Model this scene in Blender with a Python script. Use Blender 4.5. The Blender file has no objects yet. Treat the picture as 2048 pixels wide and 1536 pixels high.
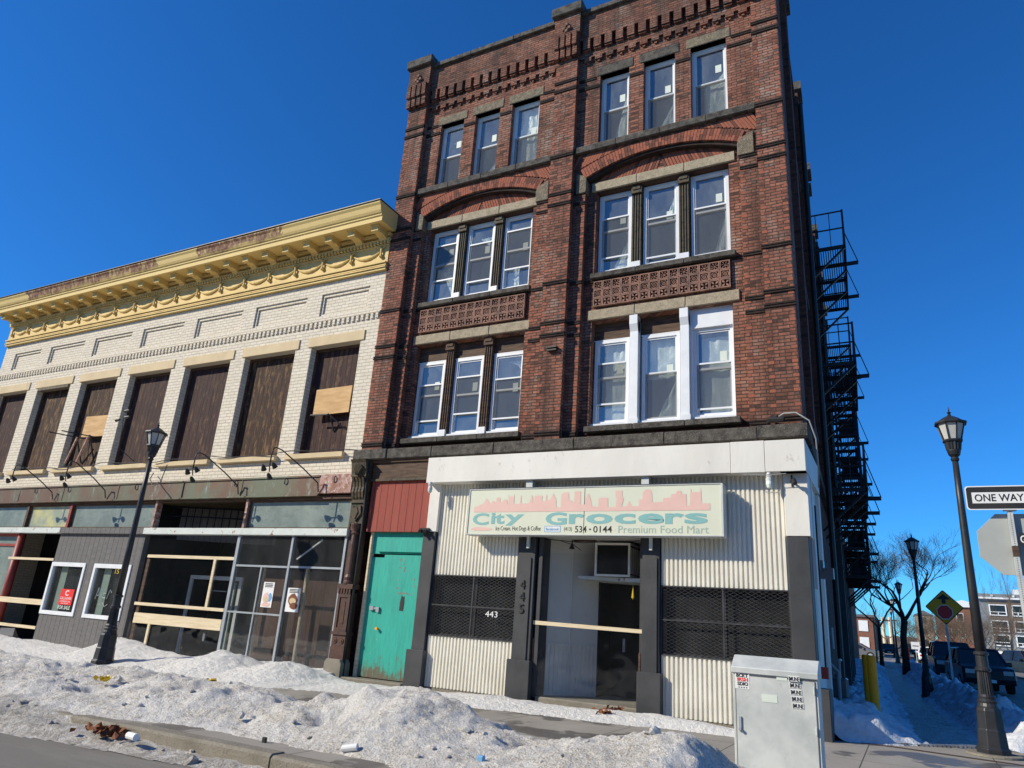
import bpy, math, random
import numpy as np
from mathutils import Matrix, Vector
S=bpy.context.scene; COL=S.collection
# ------------------------------------------------------------------ camera
cd=bpy.data.cameras.new('camera'); cam=bpy.data.objects.new('camera',cd); COL.objects.link(cam); S.camera=cam
cd.sensor_width=36; cd.lens=1423.886/2048*36; cd.clip_end=3000; cd.clip_start=.05
cam.matrix_world=Matrix(((0.88505984,0.09012571,0.45666884,0),(0.46033029,-0.31496279,-0.82999666,-12.6157),(0.06902966,0.94481522,-0.32024851,1.3),(0,0,0,1)))
# ------------------------------------------------------------------ sky, sun, exposure
SUN=Vector((-1.15,-1,.95)).normalized(); EL=math.asin(SUN.z)
w=bpy.data.worlds.new('World'); S.world=w; w.use_nodes=True; nt=w.node_tree
bg=nt.nodes['Background']; sk=nt.nodes.new('ShaderNodeTexSky'); sk.sky_type='NISHITA'; sk.sun_disc=False
sk.sun_elevation=EL; sk.sun_rotation=math.atan2(SUN.x,SUN.y); sk.air_density=1.0; sk.dust_density=.15; sk.ozone_density=4.5; sk.altitude=600
hs=nt.nodes.new('ShaderNodeHueSaturation'); hs.inputs['Saturation'].default_value=1.13; hs.inputs['Value'].default_value=1.0
nt.links.new(sk.outputs[0],hs.inputs['Color']); gm=nt.nodes.new('ShaderNodeMix'); gm.data_type='RGBA'; gm.blend_type='MULTIPLY'; gm.inputs[0].default_value=1; gm.inputs[7].default_value=(.38,1.08,1.62,1); nt.links.new(hs.outputs[0],gm.inputs[6]); nt.links.new(gm.outputs[2],bg.inputs[0]); bg.inputs[1].default_value=.094
sl=bpy.data.lights.new('sun','SUN'); sl.energy=5; sl.angle=math.radians(.5); sl.color=(1,.915,.74)
so=bpy.data.objects.new('sun',sl); COL.objects.link(so); so.rotation_euler=(-SUN).to_track_quat('-Z','Y').to_euler(); so.location=(-20,-20,25)
S.view_settings.view_transform='Standard'; S.view_settings.look='None'; S.view_settings.exposure=0.08; S.view_settings.gamma=1
S.cycles.max_bounces=6; S.cycles.transparent_max_bounces=12
# ------------------------------------------------------------------ materials
class N:
    def __init__(s,name):
        s.m=bpy.data.materials.new(name); s.m.use_nodes=True; s.t=s.m.node_tree; s.b=s.t.nodes['Principled BSDF']; s.o=s.t.nodes['Material Output']
        s.pos=s.n('ShaderNodeNewGeometry').outputs['Position']
    def n(s,t,**k):
        x=s.t.nodes.new(t)
        for a,b in k.items(): setattr(x,a,b)
        return x
    def l(s,a,b): s.t.links.new(a,b)
    def vec(s,sc=(1,1,1)):
        x=s.n('ShaderNodeVectorMath',operation='MULTIPLY'); s.l(s.pos,x.inputs[0]); x.inputs[1].default_value=sc; return x.outputs[0]
    def wall(s):  # (x+y, z, 0)
        a=s.n('ShaderNodeSeparateXYZ'); s.l(s.pos,a.inputs[0]); b=s.math('ADD',a.outputs[0],a.outputs[1]); c=s.n('ShaderNodeCombineXYZ'); s.l(b,c.inputs[0]); s.l(a.outputs[2],c.inputs[1]); return c.outputs[0]
    def math(s,op,a,b=None,cl=False):
        x=s.n('ShaderNodeMath',operation=op,use_clamp=cl)
        for i,v in enumerate((a,b)):
            if v is None: continue
            if isinstance(v,(int,float)): x.inputs[i].default_value=v
            else: s.l(v,x.inputs[i])
        return x.outputs[0]
    def noise(s,scale,sc=(1,1,1),detail=5,rough=.6,dist=0,v=None):
        x=s.n('ShaderNodeTexNoise'); x.inputs['Scale'].default_value=scale; x.inputs['Detail'].default_value=detail; x.inputs['Roughness'].default_value=rough; x.inputs['Distortion'].default_value=dist
        s.l(v if v is not None else s.vec(sc),x.inputs['Vector']); return x.outputs[0]
    def ramp(s,f,lo,hi,a=0,b=1):
        x=s.n('ShaderNodeMapRange'); x.clamp=True; s.l(f,x.inputs[0])
        for i,v in enumerate((lo,hi,a,b)): x.inputs[i+1].default_value=v
        return x.outputs[0]
    def mix(s,f,a,b,mode='MIX'):
        x=s.n('ShaderNodeMix',data_type='RGBA',blend_type=mode)
        for i,v in ((0,f),(6,a),(7,b)):
            if isinstance(v,(int,float)): x.inputs[i].default_value=v
            elif isinstance(v,tuple): x.inputs[i].default_value=(*v[:3],1)
            else: s.l(v,x.inputs[i])
        return x.outputs[2]
    def done(s,col=None,rough=.8,bump=None,bd=.01,metal=0,spec=.4):
        if col is not None:
            if isinstance(col,tuple): s.b.inputs['Base Color'].default_value=(*col,1)
            else: s.l(col,s.b.inputs['Base Color'])
        if isinstance(rough,(int,float)): s.b.inputs['Roughness'].default_value=rough
        else: s.l(rough,s.b.inputs['Roughness'])
        s.b.inputs['Metallic'].default_value=metal; s.b.inputs['Specular IOR Level'].default_value=spec
        if bump is not None:
            x=s.n('ShaderNodeBump'); x.inputs['Strength'].default_value=1; x.inputs['Distance'].default_value=bd; s.l(bump,x.inputs['Height']); s.l(x.outputs[0],s.b.inputs['Normal'])
        return s.m
def pm(name,c1,c2,scale=3,lo=.35,hi=.65,rough=.7,bd=.004,bs=None,sc=(1,1,1),metal=0,c3=None,s3=12,lo3=.55,hi3=.62,spec=.4):
    k=N(name); f=k.ramp(k.noise(scale,sc),lo,hi); c=k.mix(f,c1,c2)
    if c3: c=k.mix(k.ramp(k.noise(s3,sc,detail=8,rough=.7),lo3,hi3),c,c3)
    return k.done(c,rough,k.noise(bs or scale*8,sc),bd,metal,spec)
def brickmat(name,c1,c2,mort,bw,bh,ms,soot_dark,slo=.5,shi=.75,fine=(.7,1.15),bd=.012,squash=1,extra=None,msm=.15,var=1.):
    k=N(name); v=k.wall(); b=k.n('ShaderNodeTexBrick'); k.l(v,b.inputs['Vector'])
    b.inputs['Scale'].default_value=1; b.inputs['Brick Width'].default_value=bw; b.inputs['Row Height'].default_value=bh; b.inputs['Mortar Size'].default_value=ms; b.inputs['Mortar Smooth'].default_value=msm
    b.inputs['Color1'].default_value=(*c1,1); b.inputs['Color2'].default_value=(*c2,1); b.inputs['Mortar'].default_value=(*mort,1); b.offset=.5
    # per-brick random darkening
    q=k.n('ShaderNodeTexWhiteNoise',noise_dimensions='2D'); 
    sx=k.n('ShaderNodeSeparateXYZ'); k.l(v,sx.inputs[0]); row=k.math('FLOOR',k.math('DIVIDE',sx.outputs[1],bh))
    off=k.math('MULTIPLY',k.math('MODULO',k.math('ABSOLUTE',row),2),.5); cx=k.math('FLOOR',k.math('ADD',k.math('DIVIDE',sx.outputs[0],bw),off))
    cc=k.n('ShaderNodeCombineXYZ'); k.l(cx,cc.inputs[0]); k.l(row,cc.inputs[1]); k.l(cc.outputs[0],q.inputs[0])
    c=k.mix(k.ramp(q.outputs[0],.0,1.,0,.45*var),b.outputs['Color'],k.mix(.5,b.outputs['Color'],soot_dark))
    c=k.mix(k.ramp(q.outputs[0],.86,.93,0,.7*var),c,soot_dark)
    fn=k.noise(14,detail=6,rough=.7); c=k.mix(1.,c,k.mix(k.ramp(fn,.3,.7),(fine[0],)*3,(fine[1],)*3),'MULTIPLY')
    lg=k.noise(.55,(1,1,.45),detail=7,rough=.68); c=k.mix(k.ramp(lg,slo,shi,0,.8),c,soot_dark)
    if extra: c=k.mix(k.math('MULTIPLY',k.ramp(k.noise(1.6,(1,1,.5),detail=7,rough=.75),.48,.66,0,.7),k.ramp(q.outputs[0],.1,.7)),c,k.mix(b.outputs['Fac'],extra,mort))
    if extra:
        c=k.mix(k.ramp(k.noise(1.0,(1.5,1.5,.10),detail=7,rough=.7),.50,.66,0,.75),c,soot_dark)
        zs=k.n('ShaderNodeSeparateXYZ'); k.l(k.pos,zs.inputs[0]); zz=zs.outputs[2]; band=k.math('MAXIMUM',k.ramp(zz,13.9,15.2,0,.55),k.math('MAXIMUM',k.math('MULTIPLY',k.ramp(zz,11.15,11.7),k.ramp(zz,11.9,11.75)),k.math('MULTIPLY',k.ramp(zz,4.9,6.2,.5,0),1.))); c=k.mix(k.math('MULTIPLY',band,k.ramp(k.noise(3.5,detail=7,rough=.75),.38,.6)),c,soot_dark)
    h=k.math('ADD',k.math('MULTIPLY',b.outputs['Fac'],-1.),k.math('MULTIPLY',k.noise(60,detail=4),.35))
    h=k.math('ADD',h,k.math('MULTIPLY',q.outputs[0],.35))
    return k.done(c,.88,h,bd,spec=.2)
def plankmat(name,c1,c2,groove,pitch,gw=.06,peel=None,plo=.55,phi=.65,rough=.8,vert=True,bd=.012,grain=(14,14,1.2),spec=.3):
    k=N(name); s=k.n('ShaderNodeSeparateXYZ'); k.l(k.pos,s.inputs[0])
    u=k.math('ADD',s.outputs[0],s.outputs[1]) if vert else s.outputs[2]
    d=k.math('DIVIDE',u,pitch); fl=k.math('FLOOR',d); fr=k.math('FRACT',d); e=k.math('LESS_THAN',fr,gw)
    q=k.n('ShaderNodeTexWhiteNoise',noise_dimensions='1D'); k.l(fl,q.inputs['W'])
    g=k.noise(1,grain,detail=7,rough=.7,dist=.6); c=k.mix(k.ramp(g,.35,.65),c1,c2); c=k.mix(k.ramp(q.outputs[0],0,1,0,.35),c,c2)
    if peel: c=k.mix(k.ramp(k.noise(1,(grain[0]*.6,grain[1]*.6,grain[2]*2.2),detail=9,rough=.78),plo,phi),c,peel)
    c=k.mix(e,c,groove)
    return k.done(c,rough,k.math('SUBTRACT',k.math('MULTIPLY',g,.35),e),bd,spec=spec)
def glassmat(name,ior=1.9,tint=(.75,.8,.8),rough=.02,dust_haze=0,wav=.002,dc=(.34,.36,.36)):
    k=N(name); k.t.nodes.remove(k.b); g=k.n('ShaderNodeBsdfGlossy'); g.inputs['Roughness'].default_value=rough; g.inputs['Color'].default_value=(.9,.95,1,1)
    tr=k.n('ShaderNodeBsdfTransparent'); tr.inputs[0].default_value=(*tint,1); lw=k.n('ShaderNodeLayerWeight'); lw.inputs[0].default_value=.5; F0=((ior-1)/(ior+1))**2; ff=k.math('ADD',k.math('MULTIPLY',k.math('POWER',lw.outputs['Facing'],4.),1-F0),F0,True)
    bp=k.n('ShaderNodeBump'); bp.inputs['Distance'].default_value=wav; k.l(k.noise(1.3,detail=2),bp.inputs['Height']); k.l(bp.outputs[0],g.inputs['Normal'])
    m=k.n('ShaderNodeMixShader'); k.l(ff,m.inputs[0]); k.l(tr.outputs[0],m.inputs[1]); k.l(g.outputs[0],m.inputs[2]); out=m.outputs[0]
    if dust_haze:  # diffuse film: dust on shop glass, painted pale sky haze on window panes
        d=k.n('ShaderNodeBsdfDiffuse'); d.inputs[0].default_value=(*dc,1); m2=k.n('ShaderNodeMixShader')
        k.l(k.ramp(k.noise(1.7,(1,1,.5),detail=8,rough=.75),.42,.8,dust_haze*.35,dust_haze),m2.inputs[0]); k.l(out,m2.inputs[1]); k.l(d.outputs[0],m2.inputs[2]); out=m2.outputs[0]
    k.l(out,k.o.inputs[0]); return k.m
M={}
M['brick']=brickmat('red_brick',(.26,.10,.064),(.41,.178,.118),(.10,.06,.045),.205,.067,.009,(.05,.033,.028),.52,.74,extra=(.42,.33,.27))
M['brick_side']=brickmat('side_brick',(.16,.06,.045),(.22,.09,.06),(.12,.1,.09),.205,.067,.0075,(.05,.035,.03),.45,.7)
M['voussoir']=None
M['cream']=brickmat('cream_brick',(.72,.65,.52),(.78,.71,.58),(.52,.45,.35),.24,.088,.008,(.56,.50,.40),.6,.85,var=.35,fine=(.9,1.08),bd=.006)
M['soot_dark']=pm('soot_and_hole_shade',(.022,.017,.016),(.05,.036,.03),6,rough=.85,spec=.2)  # soot on the courses, painted hole shade behind the terracotta tiles
M['stone']=pm('rough_granite',(.30,.25,.17),(.16,.13,.095),9,.35,.7,.85,.02,30,c3=(.07,.06,.05),s3=50,lo3=.48,hi3=.62,spec=.2)
M['stone_light']=pm('pale_granite',(.44,.37,.26),(.31,.26,.18),8,.35,.7,.85,.012,34,c3=(.13,.105,.08),s3=55,lo3=.54,hi3=.64,spec=.2)
M['stone_dark']=pm('weathered_granite',(.04,.037,.034),(.13,.118,.10),7,.35,.65,.85,.02,40,c3=(.27,.24,.19),s3=55,lo3=.56,hi3=.66,spec=.25)
M['terracotta']=pm('terracotta',(.34,.185,.135),(.19,.11,.085),5,.4,.62,.75,.004,30,spec=.3)
M['white_frame']=pm('white_window_paint',(.78,.80,.82),(.70,.72,.74),3,rough=.45,bd=.001)
M['white_panel']=pm('white_panel_paint',(.76,.74,.68),(.66,.64,.58),1.2,.35,.7,.6,.006,6,sc=(1,1,.5),c3=(.42,.37,.30),s3=6,lo3=.62,hi3=.74)
M['cream_metal']=pm('cream_corrugated_metal',(.80,.77,.67),(.70,.67,.57),1.5,rough=.5,bd=.002,c3=(.36,.30,.22),s3=5,lo3=.66,hi3=.76)
M['black_paint']=pm('black_gray_paint',(.035,.037,.04),(.055,.056,.06),2,rough=.55,bd=.002,c3=(.12,.12,.12),s3=18,lo3=.7,hi3=.74)
M['dark_metal']=pm('dark_iron',(.012,.012,.014),(.03,.028,.028),6,rough=.5,bd=.002)
M['grille']=pm('dark_mesh_metal',(.03,.03,.033),(.06,.06,.065),4,rough=.5,bd=.001)
M['lamp_black']=pm('lamp_post_paint',(.018,.019,.022),(.032,.033,.037),4,rough=.42,bd=.001,c3=(.07,.07,.07),s3=14,lo3=.66,hi3=.74)
M['lamp_glass']=pm('frosted_lamp_glass',(.55,.55,.52),(.45,.46,.44),3,rough=.25,bd=.0)
M['yellow_paint']=pm('ochre_cornice_paint',(.74,.54,.20),(.60,.43,.15),1.6,.35,.65,rough=.65,bd=.006,c3=(.34,.20,.09),s3=7,lo3=.60,hi3=.76)
M['lintel']=pm('cream_cast_stone',(.66,.52,.31),(.56,.44,.26),2,rough=.75,bd=.003,c3=(.32,.17,.06),s3=3,lo3=.66,hi3=.8)
k=N('cornice_top_paint'); xs=k.n('ShaderNodeSeparateXYZ'); k.l(k.pos,xs.inputs[0])
nx_=k.math('ADD',xs.outputs[0],k.math('MULTIPLY',k.math('SUBTRACT',k.noise(1.2,detail=4),.5),1.6)); f=k.math('ADD',k.math('MULTIPLY',k.math('GREATER_THAN',nx_,-25.9),k.math('LESS_THAN',nx_,-19.3)),k.math('MULTIPLY',k.math('GREATER_THAN',nx_,-17.4),k.math('LESS_THAN',nx_,-13.9)),True); f=k.math('MULTIPLY',f,k.ramp(k.math('ADD',xs.outputs[2],k.math('MULTIPLY',k.noise(2.2,(1,1,.2),detail=5),.35)),11.03,11.13)); f2=k.math('MULTIPLY',f,k.ramp(k.noise(6,(1.4,1,.5),detail=8,rough=.75),.33,.5))
M['cornice_top']=k.done(k.mix(f2,k.mix(k.noise(2.5),(.75,.55,.20),(.62,.45,.17)),k.mix(k.ramp(k.noise(9,detail=6),.4,.6),(.13,.045,.022),(.26,.12,.07))),.7,k.noise(20),.003)
M['board']=plankmat('dark_painted_boards',(.026,.012,.011),(.06,.028,.026),(.004,.003,.002),.155,.08,peel=(.16,.095,.05),plo=.52,phi=.66)
M['board_b']=plankmat('peeling_boards',(.026,.014,.010),(.06,.03,.02),(.004,.003,.002),.155,.08,peel=(.20,.115,.05),plo=.50,phi=.62)
M['ply']=pm('fresh_plywood',(.66,.42,.19),(.50,.29,.11),3,.35,.65,.7,.003,12,sc=(.6,.6,3),c3=(.25,.12,.05),s3=8,lo3=.66,hi3=.7)
M['lumber']=pm('new_pine_lumber',(.74,.63,.44),(.60,.48,.30),3,rough=.7,bd=.002,sc=(.5,1,8))
k=N('copper_patina'); a=k.noise(.7,(1,1,.6),detail=7,rough=.7); b2=k.noise(5,(1,1,.35),detail=8,rough=.75)
c=k.mix(k.ramp(a,.42,.6),(.12,.135,.09),(.13,.075,.05)); c=k.mix(k.ramp(b2,.55,.72,0,.85),c,(.30,.40,.36)); c=k.mix(k.ramp(k.noise(2.3,(1,1,.6),detail=6),.6,.74,0,.7),c,(.20,.075,.04)); c=k.mix(k.ramp(k.noise(14,detail=7,rough=.8),.6,.7,0,.7),c,(.09,.06,.045)); M['copper']=k.done(c,.6,b2,.004,.2)
M['pinkrust']=pm('pink_rusted_panel',(.44,.26,.22),(.24,.11,.07),7,.4,.6,.7,.003,c3=(.56,.46,.40),s3=13,lo3=.54,hi3=.6)
M['peel_white']=pm('peeling_white_bar',(.62,.66,.62),(.54,.58,.55),3,rough=.6,bd=.004,c3=(.24,.10,.04),s3=7,lo3=.60,hi3=.63)
M['siding']=plankmat('gray_vertical_siding',(.17,.165,.16),(.125,.12,.12),(.02,.02,.02),.21,.05,peel=(.09,.088,.085),plo=.55,phi=.7,grain=(5,5,14))
M['red_plank']=plankmat('red_vertical_boards',(.34,.085,.06),(.27,.065,.05),(.03,.01,.01),.19,.05,peel=(.16,.045,.035),plo=.6,phi=.7)
k=N('green_door_paint'); g=k.noise(1,(16,16,1.6),detail=8,rough=.75,dist=1.2); xz=k.n('ShaderNodeSeparateXYZ'); k.l(k.pos,xz.inputs[0])
c=k.mix(k.ramp(g,.35,.7),(.028,.42,.325),(.02,.30,.24)); low=k.ramp(xz.outputs[2],.1,.95,.20,-.12); c=k.mix(k.ramp(k.math('ADD',k.math('ADD',k.math('MULTIPLY',g,.45),k.math('MULTIPLY',k.noise(5,(1,1,.6),detail=8,rough=.8),.6)),low),.62,.70),c,(.14,.10,.065)); c=k.mix(k.ramp(k.noise(2.2,(1,1,.35),detail=7,rough=.7),.45,.7,0,.55),c,(.02,.24,.19)); c=k.mix(k.ramp(k.noise(9,detail=6),.7,.73),c,(.45,.42,.33)); M['green']=k.done(c,.55,g,.004)
M['dark_wood']=pm('weathered_dark_wood',(.05,.03,.02),(.13,.075,.045),3,.35,.65,.75,.006,20,sc=(1,1,7))
M['brown_iron']=pm('brown_cast_iron',(.10,.045,.03),(.055,.03,.024),7,.35,.65,.5,.004,24,c3=(.2,.17,.12),s3=16,lo3=.64,hi3=.68)
M['green_iron']=pm('green_brown_ornament',(.05,.05,.03),(.10,.065,.035),8,.35,.65,.7,.008,24,c3=(.02,.015,.012),s3=10)
M['redpaint']=pm('red_painted_metal',(.33,.05,.035),(.25,.04,.03),5,rough=.5,bd=.002,c3=(.12,.03,.02),s3=10,lo3=.66,hi3=.7)
M['sign_back']=pm('dull_sign_back',(.40,.42,.40),(.34,.36,.35),1.2,rough=.5,bd=.001)
M['silver']=pm('worn_aluminium',(.42,.45,.47),(.33,.36,.38),4,rough=.4,bd=.002,metal=.3,c3=(.2,.18,.15),s3=12,lo3=.64,hi3=.7)
M['galv']=pm('galvanised_steel',(.66,.68,.65),(.46,.49,.48),2.4,.35,.65,.5,.002,10,metal=.2,c3=(.40,.38,.33),s3=9,lo3=.62,hi3=.78)
M['sign_face']=pm('pale_green_sign_panel',(.66,.68,.54),(.62,.64,.51),1.5,rough=.5,bd=.0005)
M['sign_frame']=pm('pale_sign_frame',(.62,.64,.62),(.52,.54,.52),4,rough=.4,bd=.001)
M['pink']=pm('faded_pink_vinyl',(.74,.49,.43),(.70,.46,.40),3,rough=.5,bd=0)
M['teal']=pm('faded_teal_vinyl',(.22,.45,.44),(.20,.42,.41),3,rough=.5,bd=0)
M['ink']=pm('black_lettering',(.02,.02,.02),(.03,.03,.03),5,rough=.5,bd=0)
M['grayteal']=pm('gray_green_lettering',(.34,.45,.38),(.32,.42,.36),5,rough=.5,bd=0)
M['fbblue']=pm('light_blue_vinyl',(.16,.38,.62),(.15,.36,.60),5,rough=.5,bd=0)
M['pwhite']=pm('white_vinyl',(.78,.79,.78),(.72,.73,.72),5,rough=.45,bd=0)
M['pred']=pm('red_vinyl',(.78,.03,.025),(.72,.03,.025),5,rough=.45,bd=0)
M['signyellow']=pm('yellow_sign_sheeting',(.95,.40,.01),(.88,.36,.01),3,rough=.4,bd=0)
M['bollard']=pm('yellow_bollard_paint',(.95,.38,.01),(.88,.34,.01),5,rough=.6,bd=.002,c3=(.4,.32,.06),s3=20,lo3=.62,hi3=.68)
M['dark_int']=pm('dark_interior',(.02,.02,.021),(.03,.029,.028),1,rough=.95,bd=0,spec=.05)
M['interior_gray']=pm('interior_plaster',(.34,.34,.32),(.26,.26,.25),1,rough=.95,bd=0,spec=.1)
M['brown_int']=plankmat('brown_interior_panelling',(.11,.055,.035),(.07,.035,.025),(.02,.01,.008),.4,.03,rough=.7)
M['screen']=pm('gray_insect_screen',(.045,.05,.055),(.06,.065,.07),2,rough=.7,bd=0,spec=.3)
M['plastic']=pm('crumpled_plastic_sheet',(.78,.84,.78),(.62,.70,.64),4,rough=.35,bd=.01,bs=14)
M['sticker']=pm('pale_window_sticker',(.66,.72,.64),(.6,.66,.6),4,rough=.6,bd=0)
M['glass']=glassmat('window_glass',2.6,(.9,.93,.93),.02,.42,.002,(.42,.47,.47)); M['shopglass']=glassmat('shop_glass',1.7,(.78,.80,.80),.02,.13); M['plexi']=glassmat('plastic_sheet_glass',1.5,(.95,.96,.97),.04,.02,.02)
M['translucent']=None
k=N('frosted_transom_glass'); a=k.noise(1.1,(1,1,.8),detail=7,rough=.7); c=k.mix(k.ramp(a,.35,.7),(.27,.32,.29),(.16,.20,.185)); c=k.mix(k.ramp(k.noise(7,detail=8,rough=.8),.6,.66,0,.7),c,(.55,.54,.40)); c=k.mix(k.ramp(k.noise(3,(1,1,2.5),detail=8,rough=.8),.52,.72,0,.7),c,(.08,.10,.09)); M['transom']=k.done(c,.25,a,.004,spec=.6)
M['yellowglass']=pm('yellow_stained_glass',(.32,.36,.28),(.55,.52,.25),1.8,.45,.62,.3,.003)
k=N('sidewalk_concrete'); v=k.n('ShaderNodeSeparateXYZ'); k.l(k.pos,v.inputs[0])
def joint(k,u,p,w): fr=k.math('FRACT',k.math('DIVIDE',u,p)); return k.math('LESS_THAN',fr,w/p)
j=k.math('MAXIMUM',joint(k,k.math('ADD',v.outputs[0],.62),1.55,.014),joint(k,k.math('ADD',v.outputs[1],.2),1.5,.014))
c=k.mix(k.ramp(k.noise(1.1,detail=7,rough=.65),.35,.65),(.34,.31,.265),(.26,.24,.205)); c=k.mix(k.ramp(k.noise(40,detail=3),.3,.7,0,.4),c,(.22,.2,.17)); wet=k.ramp(k.noise(.75,detail=5,rough=.55),.53,.56); c=k.mix(k.math('MULTIPLY',wet,.72),c,(.06,.055,.05)); c=k.mix(j,c,(.07,.06,.05))
M['walk']=k.done(c,k.ramp(wet,0,1,.85,.45),k.math('SUBTRACT',k.math('MULTIPLY',k.noise(60),.3),j),.006)
k=N('asphalt'); c=k.mix(k.noise(90,detail=4,rough=.8),(.15,.14,.118),(.23,.21,.18)); c=k.mix(k.ramp(k.noise(.8,(.25,1.4,1),detail=8,rough=.75),.55,.75,0,.45),c,(.34,.32,.28)); c=k.mix(k.ramp(k.noise(.5,(.4,1,1),detail=4),.55,.62,0,.35),c,(.08,.075,.065)); M['asphalt']=k.done(c,.75,k.noise(120,detail=3),.006)
M['kerb']=pm('granite_kerb',(.20,.18,.14),(.30,.27,.22),3,.3,.7,.85,.012,40,c3=(.12,.11,.09),s3=60,lo3=.5,hi3=.7,spec=.2)
M['redbrickstrip']=brickmat('paver_strip',(.30,.10,.06),(.26,.09,.06),(.1,.07,.05),.2,.1,.01,(.1,.05,.04))
k=N('old_snow'); zz=k.n('ShaderNodeSeparateXYZ'); k.l(k.pos,zz.inputs[0])
fine=k.noise(55,detail=5,rough=.75); med=k.noise(9,detail=6,rough=.7); big=k.noise(1.3,detail=6,rough=.7)
dirt=k.ramp(k.math('ADD',k.math('MULTIPLY',big,.55),k.math('MULTIPLY',med,.45)),.45,.60)
ymask=k.ramp(zz.outputs[1],-3.1,-3.7,.12,1); yn=k.math('ADD',zz.outputs[1],0.)
speck=k.ramp(fine,.46,.60); d2=k.math('MULTIPLY',k.math('MULTIPLY',k.math('ADD',dirt,.30,True),k.math('ADD',speck,.22,True)),ymask)
c=k.mix(d2,(.95,.93,.885),(.50,.435,.34)); edge=k.math('MULTIPLY',k.ramp(k.noise(3,detail=7,rough=.8),.6,.72,0,.75),k.ramp(zz.outputs[1],-3.2,-5.5)); c=k.mix(edge,c,(.26,.20,.14)); c=k.mix(k.math('MULTIPLY',k.ramp(zz.outputs[1],-6.9,-7.15),k.ramp(k.math('ADD',med,k.math('MULTIPLY',fine,.3)),.45,.75,.1,.7)),c,(.30,.27,.235)); M['snow']=k.done(c,.75,k.math('ADD',k.math('MULTIPLY',fine,.5),k.math('MULTIPLY',med,1.5)),.07,spec=.3)
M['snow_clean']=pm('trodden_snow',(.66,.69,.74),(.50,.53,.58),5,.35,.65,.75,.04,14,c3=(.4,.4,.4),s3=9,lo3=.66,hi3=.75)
M['ice']=pm('trodden_icy_path',(.10,.105,.115),(.20,.21,.225),3,.35,.65,.45,.03,14,sc=(1,.4,1),c3=(.45,.47,.5),s3=8,lo3=.58,hi3=.72)
M['bark']=pm('tree_bark',(.035,.027,.022),(.06,.047,.036),6,rough=.9,bd=.01,spec=.1)
M['twig']=pm('winter_twigs',(.17,.125,.085),(.11,.08,.06),6,rough=.9,bd=.0,spec=.1)
M['carpaint']=pm('dark_blue_car_paint',(.008,.011,.02),(.012,.015,.025),3,rough=.3,bd=0,spec=.35)
M['carblack']=pm('black_car_paint',(.010,.010,.012),(.015,.015,.017),3,rough=.22,bd=0,spec=.6)
M['cargray']=pm('gray_car_paint',(.12,.12,.125),(.14,.14,.15),3,rough=.25,bd=0,spec=.6)
M['carglass']=pm('tinted_car_glass',(.012,.015,.018),(.02,.022,.025),1,rough=.08,bd=0,spec=.4)
M['tyre']=pm('tyre_rubber',(.015,.015,.015),(.025,.025,.025),9,rough=.9,bd=0)
M['headlight']=pm('headlight_lens',(.5,.5,.5),(.4,.4,.4),9,rough=.1,bd=0)
M['taillight']=pm('tail_light_lens',(.6,.03,.02),(.5,.02,.02),9,rough=.2,bd=0)
M['gray_clad']=brickmat('gray_cladding',(.22,.24,.25),(.25,.27,.28),(.17,.185,.195),2.6,.2,.012,(.18,.2,.21),.5,.8,bd=.005)
M['brown_clad']=brickmat('brown_brick_cladding',(.16,.12,.10),(.20,.15,.12),(.14,.12,.1),.4,.12,.012,(.12,.09,.08),.6,.8,bd=.005)
M['far_brick']=brickmat('far_red_brick',(.26,.10,.065),(.30,.12,.075),(.22,.15,.12),.4,.13,.012,(.2,.09,.06),.6,.9)
M['far_stone']=pm('tan_stone',(.34,.29,.22),(.26,.22,.17),1,rough=.9)
M['leaves']=pm('dead_leaves',(.24,.08,.03),(.13,.05,.02),14,rough=.8,bd=.003)
M['cable']=pm('gray_cable',(.35,.36,.36),(.28,.29,.29),14,rough=.5,bd=0)
M['orange']=pm('orange_cone_plastic',(.75,.12,.02),(.7,.1,.02),4,rough=.5,bd=0)
M['yb']=pm('yellow_wrapper',(.7,.5,.02),(.6,.42,.02),9,rough=.4,bd=0)
M['hillwood']=pm('distant_bare_wood',(.14,.11,.085),(.09,.07,.055),.4,.35,.65,.95,.1,2)
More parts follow.
